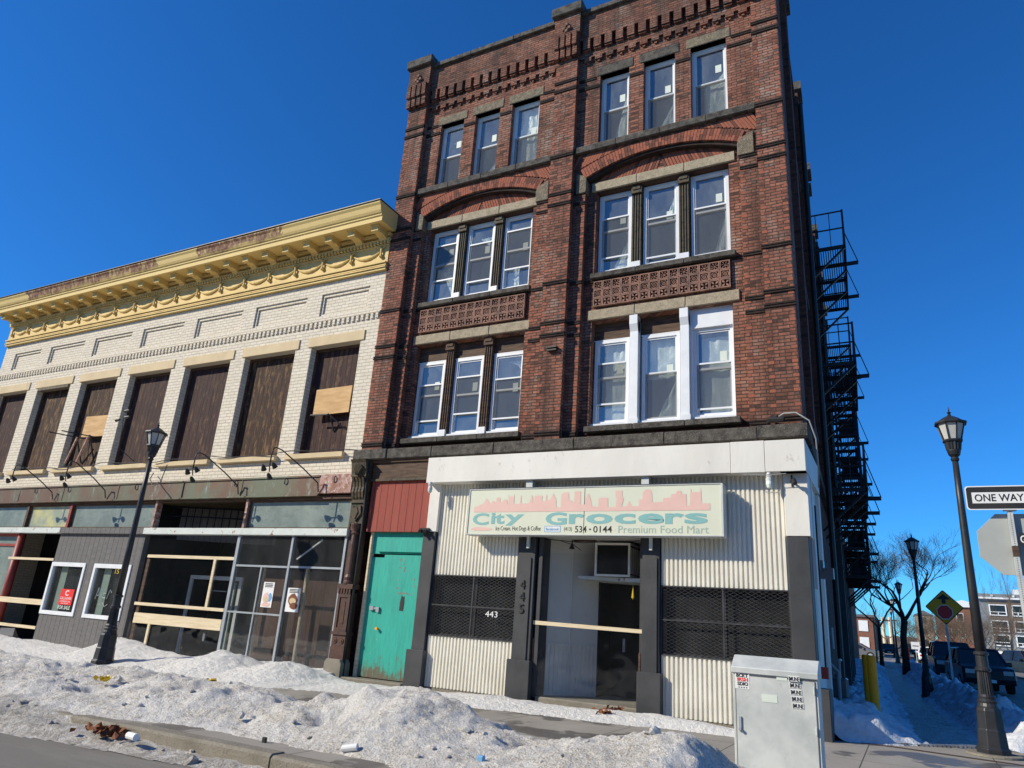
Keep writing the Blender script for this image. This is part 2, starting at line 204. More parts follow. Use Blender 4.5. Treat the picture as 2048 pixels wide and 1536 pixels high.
# ------------------------------------------------------------------ helpers
rnd=random.Random(7)
class MB:
    def __init__(s): s.v=[]; s.f=[]
    def face(s,*p):
        n=len(s.v); s.v+= [tuple(q) for q in p]; s.f.append(tuple(range(n,n+len(p)))); return s
    def raw(s,vs,fs):
        n=len(s.v); s.v+=[tuple(q) for q in vs]; s.f+=[tuple(i+n for i in f) for f in fs]; return s
    def box(s,x0,x1,y0,y1,z0,z1):
        if x0>x1:x0,x1=x1,x0
        if y0>y1:y0,y1=y1,y0
        if z0>z1:z0,z1=z1,z0
        return s.raw([(x,y,z) for z in (z0,z1) for y in (y0,y1) for x in (x0,x1)],[(0,2,3,1),(4,5,7,6),(0,1,5,4),(2,6,7,3),(0,4,6,2),(1,3,7,5)])
    def prism(s,poly,a0,a1,axis='y'):   # poly of 2D points; extruded along axis. axis y: (x,z); axis x: (y,z); axis z: (x,y)
        def mk(p,a): return (p[0],a,p[1]) if axis=='y' else ((a,p[0],p[1]) if axis=='x' else (p[0],p[1],a))
        n=len(poly); v=[mk(p,a0) for p in poly]+[mk(p,a1) for p in poly]
        return s.raw(v,[tuple(range(n)),tuple(range(2*n-1,n-1,-1))]+[(i,i+n,(i+1)%n+n,(i+1)%n) for i in range(n)])
    def bar(s,a,b,w,h=None):
        a=Vector(a);b=Vector(b);d=(b-a); 
        if d.length<1e-6: return s
        d.normalize(); h=h or w
        u=d.cross(Vector((0,0,1))); u=Vector((1,0,0)) if u.length<1e-3 else u.normalized(); q=u.cross(d)
        v=[]
        for p in (a,b):
            for i,j in ((-1,-1),(1,-1),(1,1),(-1,1)): v.append(p+u*i*w/2+q*j*h/2)
        return s.raw(v,[(0,3,2,1),(4,5,6,7),(0,1,5,4),(1,2,6,5),(2,3,7,6),(3,0,4,7)])
    def tube(s,pts,r,n=8,cap=True):
        pts=[Vector(p) for p in pts]; rs=r if isinstance(r,(list,tuple)) else [r]*len(pts); base=len(s.v); up=None
        for i,p in enumerate(pts):
            d=(pts[min(i+1,len(pts)-1)]-pts[max(i-1,0)]).normalized()
            if up is None: up=d.cross(Vector((0,0,1))); up=Vector((1,0,0)) if up.length<1e-2 else up.normalized()
            up=(up-d*up.dot(d)); up=up.normalized() if up.length>1e-4 else d.orthogonal().normalized(); q=d.cross(up)
            for k in range(n): a=2*math.pi*k/n; s.v.append(tuple(p+(up*math.cos(a)+q*math.sin(a))*rs[i]))
        for i in range(len(pts)-1):
            for k in range(n): a=base+i*n+k; b=base+i*n+(k+1)%n; s.f.append((a,b,b+n,a+n))
        if cap: s.f.append(tuple(base+k for k in reversed(range(n)))); s.f.append(tuple(base+(len(pts)-1)*n+k for k in range(n)))
        return s
    def lathe(s,cx,cy,prof,n=16,rot=0):
        base=len(s.v)
        for r,z in prof:
            for k in range(n): a=2*math.pi*k/n+rot; s.v.append((cx+r*math.cos(a),cy+r*math.sin(a),z))
        for i in range(len(prof)-1):
            for k in range(n): a=base+i*n+k; b=base+i*n+(k+1)%n; s.f.append((a,b,b+n,a+n))
        s.f.append(tuple(base+k for k in reversed(range(n)))); s.f.append(tuple(base+(len(prof)-1)*n+k for k in range(n)))
        return s
    def wall(s,x0,x1,z0,z1,y0,y1,holes=()):   # front at y0, back at y1, rectangular holes (xa,xb,za,zb)
        xs=sorted({x0,x1,*[min(max(h[i],x0),x1) for h in holes for i in (0,1)]}); zs=sorted({z0,z1,*[min(max(h[i],z0),z1) for h in holes for i in (2,3)]})
        def hole(i,j):
            if i<0 or j<0 or i>=len(xs)-1 or j>=len(zs)-1: return True
            cx=(xs[i]+xs[i+1])/2; cz=(zs[j]+zs[j+1])/2
            return any(h[0]<cx<h[1] and h[2]<cz<h[3] for h in holes)
        for i in range(len(xs)-1):
            for j in range(len(zs)-1):
                if hole(i,j): continue
                a,b,c,d=xs[i],xs[i+1],zs[j],zs[j+1]
                s.face((a,y0,c),(b,y0,c),(b,y0,d),(a,y0,d)); s.face((b,y1,c),(a,y1,c),(a,y1,d),(b,y1,d))
                if hole(i-1,j): s.face((a,y1,c),(a,y0,c),(a,y0,d),(a,y1,d))
                if hole(i+1,j): s.face((b,y0,c),(b,y1,c),(b,y1,d),(b,y0,d))
                if hole(i,j-1): s.face((a,y0,c),(a,y1,c),(b,y1,c),(b,y0,c))
                if hole(i,j+1): s.face((a,y0,d),(b,y0,d),(b,y1,d),(a,y1,d))
        return s
    def strip(s,top,bot,y0,y1):   # top/bot lists of (x,z), solid between, front y0
        for i in range(len(top)-1):
            a,b,c,d=bot[i],bot[i+1],top[i+1],top[i]
            s.face((a[0],y0,a[1]),(b[0],y0,b[1]),(c[0],y0,c[1]),(d[0],y0,d[1])); s.face((a[0],y0,a[1]),(a[0],y1,a[1]),(b[0],y1,b[1]),(b[0],y0,b[1])); s.face((d[0],y0,d[1]),(c[0],y0,c[1]),(c[0],y1,c[1]),(d[0],y1,d[1]))
        for p,q in ((top[0],bot[0]),(bot[-1],top[-1])): s.face((p[0],y0,p[1]),(p[0],y1,p[1]),(q[0],y1,q[1]),(q[0],y0,q[1]))
        return s
    def rotz(s,c,a):
        ca,sa=math.cos(a),math.sin(a); s.v=[(c[0]+(x-c[0])*ca-(y-c[1])*sa,c[1]+(x-c[0])*sa+(y-c[1])*ca,z) for x,y,z in s.v]; return s
ORG={}
def tag(o,label=None,cat=None,group=None,kind=None):
    for a,b in (('label',label),('category',cat),('group',group),('kind',kind)):
        if b: o[a]=b
    return o
def E(name,loc,label,cat,group=None):
    o=bpy.data.objects.new(name,None); COL.objects.link(o); o.location=loc; o.empty_display_size=.2; ORG[o]=Vector(loc); return tag(o,label,cat,group)
def P(name,mb,mat,parent=None,smooth=False,label=None,kind=None,org=None,bevel=0):
    me=bpy.data.meshes.new(name); og=ORG[parent] if parent is not None else Vector(org or (0,0,0))
    me.from_pydata([(v[0]-og[0],v[1]-og[1],v[2]-og[2]) for v in mb.v],[],mb.f); me.materials.append(mat)
    if smooth: me.polygons.foreach_set('use_smooth',[True]*len(me.polygons))
    me.update(); o=bpy.data.objects.new(name,me); COL.objects.link(o)
    if parent is not None: o.parent=parent; ORG[o]=og
    else: o.location=og; ORG[o]=og
    if bevel: b=o.modifiers.new('bevel','BEVEL'); b.width=bevel; b.segments=1; b.limit_method='ANGLE'
    return tag(o,label,kind=kind)
def T(name,mb,mat,label,cat,group=None,kind=None,smooth=False,bevel=0):
    a=np.array(mb.v); og=((a[:,0].min()+a[:,0].max())/2,(a[:,1].min()+a[:,1].max())/2,a[:,2].min())
    o=P(name,mb,mat,None,smooth,org=tuple(float(q) for q in og),bevel=bevel); return tag(o,label,cat,group,kind)
def copy_tree(o,parent=None):
    c=o.copy(); COL.objects.link(c)
    if parent is not None: c.parent=parent
    for ch in [q for q in COL.objects if q.parent==o]: copy_tree(ch,c)
    return c
def text(name,s,x0,x1,z0,z1,y,mat,parent,sp=1.0,depth=.002,shear=0,bold=0,rotc=None):
    cu=bpy.data.curves.new('t','FONT'); cu.body=s; cu.extrude=.5; cu.space_character=sp; cu.shear=shear; cu.offset=bold; cu.resolution_u=3
    o=bpy.data.objects.new('t',cu); COL.objects.link(o); dg=bpy.context.evaluated_depsgraph_get(); me=bpy.data.meshes.new_from_object(o.evaluated_get(dg)); 
    a=np.array([v.co[:] for v in me.vertices]); f=[tuple(p.vertices) for p in me.polygons]; bpy.data.objects.remove(o); bpy.data.curves.remove(cu); bpy.data.meshes.remove(me)
    mn=a.min(0); mx=a.max(0); mb=MB(); sx=(x1-x0)/(mx[0]-mn[0]); sz=(z1-z0)/(mx[1]-mn[1])
    vs=[(x0+(p[0]-mn[0])*sx, y-depth*(p[2]-mn[2])/(mx[2]-mn[2]), z0+(p[1]-mn[1])*sz) for p in a]
    mb.raw(vs,f)
    if rotc: mb.rotz(*rotc)
    return P(name,mb,mat,parent)
_r=np.random.RandomState(3); _T=_r.rand(256,256)
def vn(x,y):
    xi=np.floor(x).astype(int); yi=np.floor(y).astype(int); fx=x-xi; fy=y-yi; fx=fx*fx*(3-2*fx); fy=fy*fy*(3-2*fy)
    g=lambda a,b:_T[a%256,b%256]
    return (g(xi,yi)*(1-fx)+g(xi+1,yi)*fx)*(1-fy)+(g(xi,yi+1)*(1-fx)+g(xi+1,yi+1)*fx)*fy
def fbm(x,y,o=5,gain=.5):
    t=0;a=1;n=0
    for i in range(o): t=t+a*vn(x*2**i+17*i,y*2**i+31*i); n+=a; a*=gain
    return t/n*2-1
def gz(x,y):
    x=np.asarray(x,float); y=np.asarray(y,float)
    return -.15*np.clip((-7-x)/16,0,1)+np.maximum(0,y-18)*.0135*(y<140)+(y>=140)*1.65
def gzf(x,y): return float(gz(x,y))
# ------------------------------------------------------------------ red brick corner building
BB=E('brick_building',(-6,8,0),'four storey red brick corner building with two arched window bays and a white storefront','building')
WX=lambda y: -1.22-.042*y      # line of the side wall
# piers at y=0
piers=[(-10.8,-10.22),(-6.34,-5.78),(-1.74,-1.22)]
for i,(a,b) in enumerate(piers):
    mb=MB(); mb.box(a,b,0,.6,4.88,14.5)
    mb.box(a-.02,b+.02*(i<2),-.02,.6,14.5,15.18)
    mb.box(a-.06,b+.06*(i<2),-.1,.6,15.18,15.8)
    for j in range(4):
        xa=a-.04+(b-a+.08)*(j+.1)/4; mb.box(xa,xa+(b-a+.08)/4*.72,-.17,-.02,14.78,15.18); mb.box(xa,xa+(b-a+.08)/4*.72,-.12,-.02,14.5,14.78)
    P('pier',mb,M['brick'],BB)
    mb=MB(); mb.box(a-.13,b+.13,-.2,.75,15.8,16.07); P('pier_cap',mb,M['stone_dark'],BB,bevel=.02)
    mb=MB(); cx=(a+b)/2
    for (u,v) in ((-.07,15.36),(.07,15.36),(0,15.48),(0,15.28)): mb.lathe(cx+u,-.115,[(.05,v-.035),(.062,v),(.05,v+.035)],6)
    P('pier_ornament',mb,M['terracotta'],BB)
bays=[(-10.22,-6.34,-9.97,-6.72,-4.52,'left'),(-5.78,-1.74,-5.50,-2.12,0,'right')]
RAIL3={-4.52:[(.2,.48,.70),(.28,.49,.80),(.2,.47,.72)],0:[(.31,.47,.81),(.42,.48,.9),(.41,.46,None)]}
RAIL2={-4.52:[(.31,.45,.79),(.25,.48,.73),(.33,.47,.83)],0:[(.28,.45,.76),(.45,.45,None),(.40,.46,.9)]}
def sheet(x0,x1,z0,z1,y,seed,drape=0,amp=.05):
    mb=MB(); nx,nz=14,26; vs=[]
    for j in range(nz+1):
        for i in range(nx+1):
            u=i/nx; t=j/nz; x=x0+(x1-x0)*u; z=z0+(z1-z0)*t
            if drape>0: x=x0+(x1-x0)*(1-(1-u)*(1-t*.92)) if drape==1 else x0+(x1-x0)*(1-(1-u)*(1-(1-t)*.9))
            if drape==3: z=z1-(z1-z0)*(1-t)*(.35+.65*abs(math.sin(u*2.2+seed)))
            a=float(vn(np.array(u*7+seed*3.1+t*1.5),np.array(t*3+seed))+.5*vn(np.array(u*17+seed-t*4),np.array(t*8+u*5)))
            vs.append((x,y+(a-.7)*amp,z))
    mb.raw(vs,[(j*(nx+1)+i,j*(nx+1)+i+1,(j+1)*(nx+1)+i+1,(j+1)*(nx+1)+i) for j in range(nz) for i in range(nx)]); return mb
def window(x0,x1,z0,z1,y,rails,curt=(),seed=0,parent=BB,stk=True,lab=None):
    f=MB(); t=.065
    f.wall(x0,x1,z0,z1,y,y+.09,[(x0+t,x1-t,z0+t,z1-t)])
    a=x0+t; b=x1-t; c=z0+t; d=z1-t; H=z1-z0; zm=z1-H*rails[1]
    f.wall(a+.004,b-.004,zm-.02,d-.004,y+.025,y+.055,[(a+.035,b-.035,zm+.022,d-.035)])
    f.wall(a+.004,b-.004,c+.004,zm+.018,y+.06,y+.088,[(a+.035,b-.035,c+.045,zm-.022)])
    zs=[z1-H*r for r in rails if r and r!=rails[1]]
    for zz in zs: f.box(a,b,y+.005,y+.022,zz-.017,zz+.017)
    w_=P('window',f,M['white_frame'],parent,label=lab)
    g=MB(); g.face((a+.03,y+.04,zm+.01),(b-.03,y+.04,zm+.01),(b-.03,y+.04,d-.03),(a+.03,y+.04,d-.03)); P('pane',g,M['glass'],w_)
    g=MB(); g.face((a+.03,y+.072,c+.03),(b-.03,y+.072,c+.03),(b-.03,y+.072,zm-.01),(a+.03,y+.072,zm-.01)); P('pane',g,M['glass'],w_)
    top=z1-H*rails[0] if rails[0]!=rails[1] else zm; bot=z1-H*rails[2] if rails[2] else c
    g=MB(); g.face((a+.002,y+.014,bot),(b-.002,y+.014,bot),(b-.002,y+.014,min(top,d)),(a+.002,y+.014,min(top,d))); P('insect_screen',g,M['screenT'],w_)
    if stk:
        g=MB(); sx=b-.05-.16; sz=z1-H*(.22+.12*((seed*7)%5)/4)-.1; g.box(sx,sx+.13,y+.03,y+.034,sz-.2,sz); P('window_sticker',g,M['sticker'],w_)
    for (u0,u1,t0,t1,dr) in curt:
        P('plastic_sheet',sheet(a+(b-a)*u0,a+(b-a)*u1,c+(d-c)*t0,c+(d-c)*t1,y+.16,seed+dr,dr),M['plastic'],w_,smooth=True)
M['mortar']=pm('pale_mortar',(.50,.38,.31),(.40,.30,.24),8,rough=.9)
# semi-transparent screen
k=N('insect_screen_mesh'); k.t.nodes.remove(k.b); a_=k.n('ShaderNodeBsdfDiffuse'); a_.inputs[0].default_value=(.11,.115,.115,1); b_=k.n('ShaderNodeBsdfTransparent'); m_=k.n('ShaderNodeMixShader'); m_.inputs[0].default_value=.42; k.l(b_.outputs[0],m_.inputs[1]); k.l(a_.outputs[0],m_.inputs[2]); k.l(m_.outputs[0],k.o.inputs[0]); M['screenT']=k.m
def arc(xa,xb,zs,zc,n,ext=0):   # circular arc through springs and crown
    c=(xb-xa)/2; h=zc-zs; R=(c*c+h*h)/(2*h); cx=(xa+xb)/2; cz=zc-R; th=math.asin(c/R)
    return [(cx+(R+ext)*math.sin(-th+2*th*i/n),cz+(R+ext)*math.cos(-th+2*th*i/n)) for i in range(n+1)]
k=N('orange_arch_brick'); q=k.n('ShaderNodeTexWhiteNoise',noise_dimensions='3D'); at=k.n('ShaderNodeAttribute'); at.attribute_name='rnd'; 
c=k.mix(k.ramp(at.outputs['Fac'],0,1),(.34,.115,.07),(.26,.10,.065)); c=k.mix(k.ramp(at.outputs['Fac'],.70,.8,0,.6),c,(.06,.035,.03)); c=k.mix(k.ramp(k.noise(12,detail=6),.55,.75,0,.5),c,(.12,.05,.035)); M['arch']=k.done(c,.85,k.noise(50),.004,spec=.2)
def rndattr(o,per):
    me=o.data; at=me.attributes.new('rnd','FLOAT','FACE'); r=random.Random(len(me.polygons)); vals=[];
    for i in range(len(me.polygons)):
        if i%per==0: v=r.random()
        vals.append(v)
    at.data.foreach_set('value',vals)
for bi,(pa,pb,ra,rb,xo,side) in enumerate(bays):
    W4=[(-5.24+xo,-4.52+xo),(-4.17+xo,-3.44+xo),(-3.09+xo,-2.31+xo)]; zA=11.94-(.06 if bi==0 else 0); zB=13.86-(.04 if bi==0 else 0)
    sp=11.04; cr=11.42; A=arc(ra,rb,sp,cr,28)
    # upper wall, layer y .17
    mb=MB(); mb.wall(pa,pb,11.80,14.47,.17,.62,[(a,b,zA,zB) for a,b in W4])
    mb.strip([(p[0],11.80) for p in A],A,.17,.62)
    mb.box(pa,ra,.17,.6,4.88,11.80); mb.box(rb,pb,.17,.6,4.88,11.80)
    mb.wall(pa,pb,14.47,14.64,.12,.6,[]); mb.wall(pa,pb,14.64,15.0,.2,.6,[]); mb.box(pa,pb,.06,.6,15.0,15.74)
    n=14
    for i in range(n):   # corbel blocks
        x=pa+.06+(pb-pa-.12)*i/n; wv=(pb-pa-.12)/n; mb.box(x+.05,x+wv-.05,.03,.21,14.68,15.002); mb.box(x+.05,x+wv-.05,.06,.21,14.642,14.68)
        mb.box(x+.07,x+wv-.03,.10,.19,14.36,14.472); mb.box(x+.13,x+wv-.09,.13,.19,14.30,14.36)
    P('bay_wall',mb,M['brick'],BB)
    mb=MB(); 
    for i in range(3): a=pa+(pb-pa)*i/3; mb.box(a+.003,a+(pb-pa)/3-.003,-.03,.7,15.742,15.875)
    P('parapet_coping',mb,M['stone_dark'],BB,bevel=.01)
    # top storey windows with lintels
    for i,(a,b) in enumerate(W4):
        cu=[[((.2,1,.55,.8,3),),((.35,1,0,.4,1),),((.1,.9,0,.7,0),(.2,.9,.6,1,0))],[((.3,1,0,.85,1),),((.3,1,0,.45,1),),((.3,1,0,.55,0),(.5,1,.5,.72,1))]][bi][i]
        window(a,b,zA+.01,zB-.01,.31,(.5,.5,None),cu,i+bi*3,stk=True)
        mb=MB(); mb.box(a-.09,b+.1,.150,.5,zB,zB+.26); P('window_lintel',mb,M['stone_dark'] if (bi==1 and i<2) else M['stone'],BB,bevel=.012)
    mb=MB(); 
    for i in range(4): a=pa+(pb-pa)*i/4; mb.box(a+.002,a+(pb-pa)/4-.002,.05,.4,11.70,11.87)
    P('window_sill',mb,M['stone_dark'],BB,bevel=.012)
    # arch ring: voussoirs in radial rows
    nv=52; I=arc(ra-.02,rb+.02,sp,cr,nv); O=arc(ra-.02,rb+.02,sp,cr,nv,.27); mb=MB()
    for i in range(nv):
        g=.06
        for (r0,r1) in ((0,.5),(.52,1)) if i%2 else ((0,.33),(.35,1)):
            def L(p,q,t): return (p[0]+(q[0]-p[0])*t,p[1]+(q[1]-p[1])*t)
            p0=L(L(I[i],O[i],r0),L(I[i+1],O[i+1],r0),g);p1=L(L(I[i],O[i],r0),L(I[i+1],O[i+1],r0),1-g);p2=L(L(I[i],O[i],r1),L(I[i+1],O[i+1],r1),1-g);p3=L(L(I[i],O[i],r1),L(I[i+1],O[i+1],r1),g)
            mb.prism([p0,p1,p2,p3],.14,.36)
    o=P('arch_ring',mb,M['arch'],BB); rndattr(o,6)
    mb=MB(); J=arc(ra,rb,sp,cr,28,-.07); K=arc(ra,rb,sp,cr,28,-.005); mb.strip(K,J,.2,.4); P('arch_soffit_course',mb,M['soot_dark'],BB)
    # herringbone spandrels
    for sgn in (-1,1):
        mb=MB()
        x=(pa+.02) if sgn<0 else (pb-.02)
        for i in range(26):
            xx=x-sgn*i*.075*1.0; 
            cxm=(ra+rb)/2
            if (xx-cxm)*sgn<.25: break
            c_=(rb-ra)/2; h_=cr-sp; R=(c_*c_+h_*h_)/(2*h_); zt=11.69
            zb=cr-R+math.sqrt(max((R+.29)**2-(xx-cxm)**2,0)) if abs(xx-cxm)<R else 11
            zb=max(zb,11.27)
            if zt-zb<.03: continue
            dx=(zt-zb)*.55*-sgn
            mb.prism([(xx-.03,zb),(xx+.03,zb),(xx+.03-dx*0+sgn*0,zt),(xx-.03,zt)] if 0 else [(xx-.03-dx*.5,zb),(xx+.03-dx*.5,zb),(xx+.03+dx*.5,zt),(xx-.03+dx*.5,zt)],.148,.2)
        o=P('spandrel_brickwork',mb,M['arch'],BB); rndattr(o,6)
    # impost stones
    for a,b in ((pa+.06,ra+.03),(rb-.03,pb-.08)):
        mb=MB()
        if a<(pa+pb)/2: mb.prism([(a,10.66),(b,10.66),(b,11.0),(b-.05,11.10),(a,11.20)],.125,.4)
        else: mb.prism([(a,10.70),(b,10.70),(b,11.22),(a+.09,11.14),(a,11.02)],.125,.4)
        P('impost_stone',mb,M['stone'],BB,bevel=.012)
    # recessed layer y .33
    O3=[(-5.29+xo,-2.37+xo,8.61,10.72)]; O2=[(-5.30+xo,-2.38+xo,5.17,7.53)]
    mb=MB(); mb.wall(ra-.02,rb+.02,4.88,10.97,.33,.7,[(O3[0][0],O3[0][1],8.61,10.72),(O2[0][0],O2[0][1],5.17,7.53)]); P('recessed_wall',mb,M['brick'],BB)
    # tympanum herringbone
    mb=MB(); tym=arc(ra,rb,sp,cr,28,-.01); mb.strip(tym,[(p[0],10.9) for p in tym],.36,.6); P('tympanum',mb,M['brick'],BB)
    mb=MB(); x=ra+.06
    while x<rb-.05:
        c_=(rb-ra)/2;h_=cr-sp;R=(c_*c_+h_*h_)/(2*h_);cxm=(ra+rb)/2; zt=cr-R+math.sqrt(max(R*R-(x-cxm)**2,0))-.02
        sl=.10 if x<cxm else -.10
        z=10.96; 
        if zt-z>.05: mb.prism([(x-.028-sl,z),(x+.028-sl,z),(x+.028+sl*.6,zt),(x-.028+sl*.6,zt)],.345,.4)
        x+=.072
    o=P('tympanum_brickwork',mb,M['arch'],BB); rndattr(o,6)
    for (za,zb,nn,mt) in ((10.73,10.96,3,'stone_light'),(7.54,7.77,3,'stone_light' if bi else 'stone')):
        for i in range(nn): 
            a=-5.40+xo+3.17*i/nn; mb=MB(); mb.box(a+.004,a+3.17/nn-.004,.285,.75,za,zb); P('stone_lintel',mb,M['stone_light'],BB,bevel=.012)
    for (za,zb,y) in ((8.49,8.61,.2),(5.05,5.17,.16)):
        for i in range(3):
            a=-5.33+xo+3.06*i/3; mb=MB(); mb.box(a+.003,a+3.06/3-.003,y,.75,za,zb); P('stone_sill',mb,M['stone_dark'],BB,bevel=.01)
    # mullion posts and windows of the two big groups
    ws=[(-5.27,-4.51),(-4.24,-3.46),(-3.20,-2.41)]; ws=[(a+xo,b+xo) for a,b in ws]
    cu3=[[((.15,1,0,.6,2),(.4,1,.3,.55,3)),((.3,.8,.72,.85,3),),((0,.5,.0,.3,0),)],[((.3,1,0,.42,1),),((.6,1,.6,.95,1),),((.55,1,0,.55,1),)]][bi]
    for i,(a,b) in enumerate(ws): window(a,b,8.72,10.70,.50,RAIL3[xo][i],cu3[i],10+i+bi*3)
    z2=7.12
    cu2=[[((.45,1,.85,1,3),),((.75,1,.88,1,3),),((.3,1,.72,.95,3),)],[((.2,1,0,1,0),),((0,1,.5,1,0),(.3,1,0,.5,1)),((.1,1,0,.95,0),)]][bi]
    for i,(a,b) in enumerate(ws):
        window(a,b,5.27,z2,.50,RAIL2[xo][i],cu2[i],20+i+bi*3)
        if not (bi==1 and i==2):
            mb=MB(); mb.box(a-.03,b+.05,.52,.6,z2+.002,7.56); P('wood_transom_panel',mb,M['dark_wood'] if not bi else M['dark_wood'],BB)
            mb=MB(); mb.box(a-.03,b+.05,.5,.53,z2+.003,z2+.02); P('panel_edge',mb,M['white_frame'],BB)
    mb=MB()
    for i,(a,b) in enumerate(((ws[0][1]+.02,ws[1][0]-.01),(ws[1][1]+.01,ws[2][0]-.01))):
        for (za,zb,wht) in ((8.62,10.73,False),(5.18,7.54,bi==1)):
            p=MB(); cx=(a+b)/2; hw=(b-a)/2-.01
            if wht: hw=.085; p.box(cx-hw,cx+hw,.36,.62,za+.13,zb-.1); p.box(cx-hw-.02,cx+hw+.02,.34,.62,za,za+.15); p.prism([(.36,zb-.35),(.30,zb-.2),(.30,zb+.05),(.5,zb+.05),(.5,zb-.35)],cx-hw,cx+hw,'x')
            else:
                p.box(cx-hw,cx+hw,.44,.66,za,zb)
                for j in range(4): xx=cx-hw*.78+hw*1.56*j/3; p.tube([(xx,.435,za+.02),(xx,.435,zb-.24)],.018,6)
                p.box(cx-hw-.01,cx+hw+.01,.38,.5,zb-.2,zb); p.box(cx-hw*.8,cx+hw*.8,.36,.5,zb-.12,zb-.03); p.box(cx-hw*.8,cx+hw*.8,.4,.5,za+.01,za+.05)
            P('window_mullion',p,M['white_frame'] if wht else (M['green_iron'] if za>8 else M['dark_wood']),BB)
            if not wht: p=MB(); p.box(cx-hw*.9,cx+hw*.9,.37,.44,za,za+.2); P('mullion_foot',p,M['white_frame'],BB)
    if bi==1:   # white boxed surround of the lower right window
        p=MB(); p.wall(-3.29+.05,-2.36,5.18,7.56,.44,.5,[(-3.20,-2.41,5.27,7.12)]); P('white_window_surround',p,M['white_frame'],BB)
    p=MB(); p.wall(ws[0][0]-.03,ws[2][1]+.03,5.175,5.275,.40,.55,[]); P('white_sill_board',p,M['white_frame'],BB)
    p=MB(); p.wall(ws[0][0]-.03,ws[2][1]+.03,8.615,8.722,.46,.56,[]); P('white_sill_board',p,M['white_frame'],BB)
    # terracotta panel of 3 x 13 tiles
    mb=MB(); nx=14 if bi else 13; xa=-5.26+xo; W=2.87; tw=W/nx; zt=8.43; th=.2
    for r in range(3):
        for c in range(nx):
            x0=xa+c*tw; z1=zt-r*th; z0=z1-th; cx=x0+tw/2; cz=(z0+z1)/2; y0=.315
            for (p,q,u,v) in ((x0+.004,x0+tw-.004,z0+.004,z0+.024),(x0+.004,x0+tw-.004,z1-.024,z1-.004),(x0+.004,x0+.024,z0+.024,z1-.024),(x0+tw-.024,x0+tw-.004,z0+.024,z1-.024)): mb.box(p,q,.255,.34,u,v)
            if r==0:
                for j in range(7):
                    t=j*2*math.pi/7+rnd.random()*.2; ct,st=math.cos(t),math.sin(t); ct2,st2=math.cos(t+.30),math.sin(t+.30)
                    mb.prism([(cx+.02*ct,cz+.02*st),(cx+.085*ct,cz+.085*st),(cx+.082*ct2,cz+.082*st2)],.27,.34)
                mb.prism([(cx+.022*math.cos(j),cz+.022*math.sin(j)) for j in range(6)],.285,.34)
            elif r==1:
                for R0,R1 in ((.074,.060),(.036,.024),(.010,.001)):
                    for j in range(12):
                        t=j*math.pi/6; u=t+math.pi/6
                        mb.prism([(cx+R0*math.cos(t),cz+R0*math.sin(t)),(cx+R0*math.cos(u),cz+R0*math.sin(u)),(cx+R1*math.cos(u),cz+R1*math.sin(u)),(cx+R1*math.cos(t),cz+R1*math.sin(t))],.27,.34)
            else:
                for j in range(4):
                    t=math.pi/4+j*math.pi/2; d=(math.cos(t),math.sin(t)); n_=(-d[1],d[0])
                    mb.prism([(cx+d[0]*.012,cz+d[1]*.012),(cx+d[0]*.06+n_[0]*.022,cz+d[1]*.06+n_[1]*.022),(cx+d[0]*.095,cz+d[1]*.095),(cx+d[0]*.06-n_[0]*.022,cz+d[1]*.06-n_[1]*.022)],.265,.34)
    P('terracotta_panel',mb,M['terracotta'],BB); P('panel_hole_shade',MB().box(xa-.01,xa+W+.01,.327,.345,7.82,8.44),M['soot_dark'],BB)  # black sheet behind the tiles paints the shade inside their deep holes
# string courses (pairs of thin projecting sooty courses)
for z in (13.81,13.56,11.68,10.66,10.38,8.40,7.45,7.16,5.00):
    mb=MB()
    for (a,b) in piers:
        mb=MB(); mb.box(a-.015,b+.015,-.03,.05,z-.012,z+.016); mb.box(a-.015,b+.015,-.03,.05,z+.038,z+.066); mb.box(a-.005,b+.005,-.012,.04,z+.016,z+.038); P('string_course',mb,M['soot_dark'],BB)
    for (pa,pb,ra,rb,xo,side) in bays:
        segs=[(pa,ra),(rb,pb)] if z<11.3 else []
        if z==13.56: segs=[(pa+.02,-5.24+xo-.02),(-4.5+xo,-4.19+xo),(-3.42+xo,-3.11+xo),(-2.29+xo,pb-.02)]
        if z==13.81: segs=[(pa+.02,-5.34+xo-.01),(-2.20+xo,pb-.02)]
        for a,b in segs:
            mb=MB(); mb.box(a,b,.145,.2,z-.012,z+.016); mb.box(a,b,.145,.2,z+.038,z+.066); mb.box(a+.002,b-.002,.158,.2,z+.016,z+.038); P('string_course',mb,M['soot_dark'],BB)
        if z in (8.40,5.00):
            mb=MB(); mb.box(ra,rb,.30,.345,z+.033,z+.057); mb.box(ra,rb,.30,.345,z+.083,z+.107); mb.box(ra+.002,rb-.002,.312,.345,z+.057,z+.083); P('string_course',mb,M['soot_dark'],BB)
# darker quoin bricks along pier edges
for (a,b) in piers:
    for e in ((a+.01,1),(b-.01,-1)):
        mb=MB()
        for i in range(68):
            z=5.1+i*.134; 
            if z>14.3: break
            w_=.10 if i%2 else .055; x0=e[0]; mb.box(x0,x0+e[1]*w_,-.004,.02,z,z+.06)
        o=P('edge_brickwork',mb,M['arch'],BB); rndattr(o,6)
for (pa,pb,ra,rb,xo,side) in bays:
    for e in ((ra-.005,-1),(rb+.005,1)):
        mb=MB()
        for i in range(46):
            z=5.1+i*.134
            if z>10.5: break
            w_=.10 if i%2 else .055; mb.box(e[0],e[0]+e[1]*w_,.166,.19,z,z+.06)
        o=P('edge_brickwork',mb,M['arch'],BB); rndattr(o,6)
# loose details on the facade
mb=MB(); mb.box(-6.13,-5.9,-.1,.0,6.86,6.89); mb.box(-6.12,-5.91,-.09,-.01,6.80,6.83); P('iron_bracket',mb,M['dark_metal'],BB)
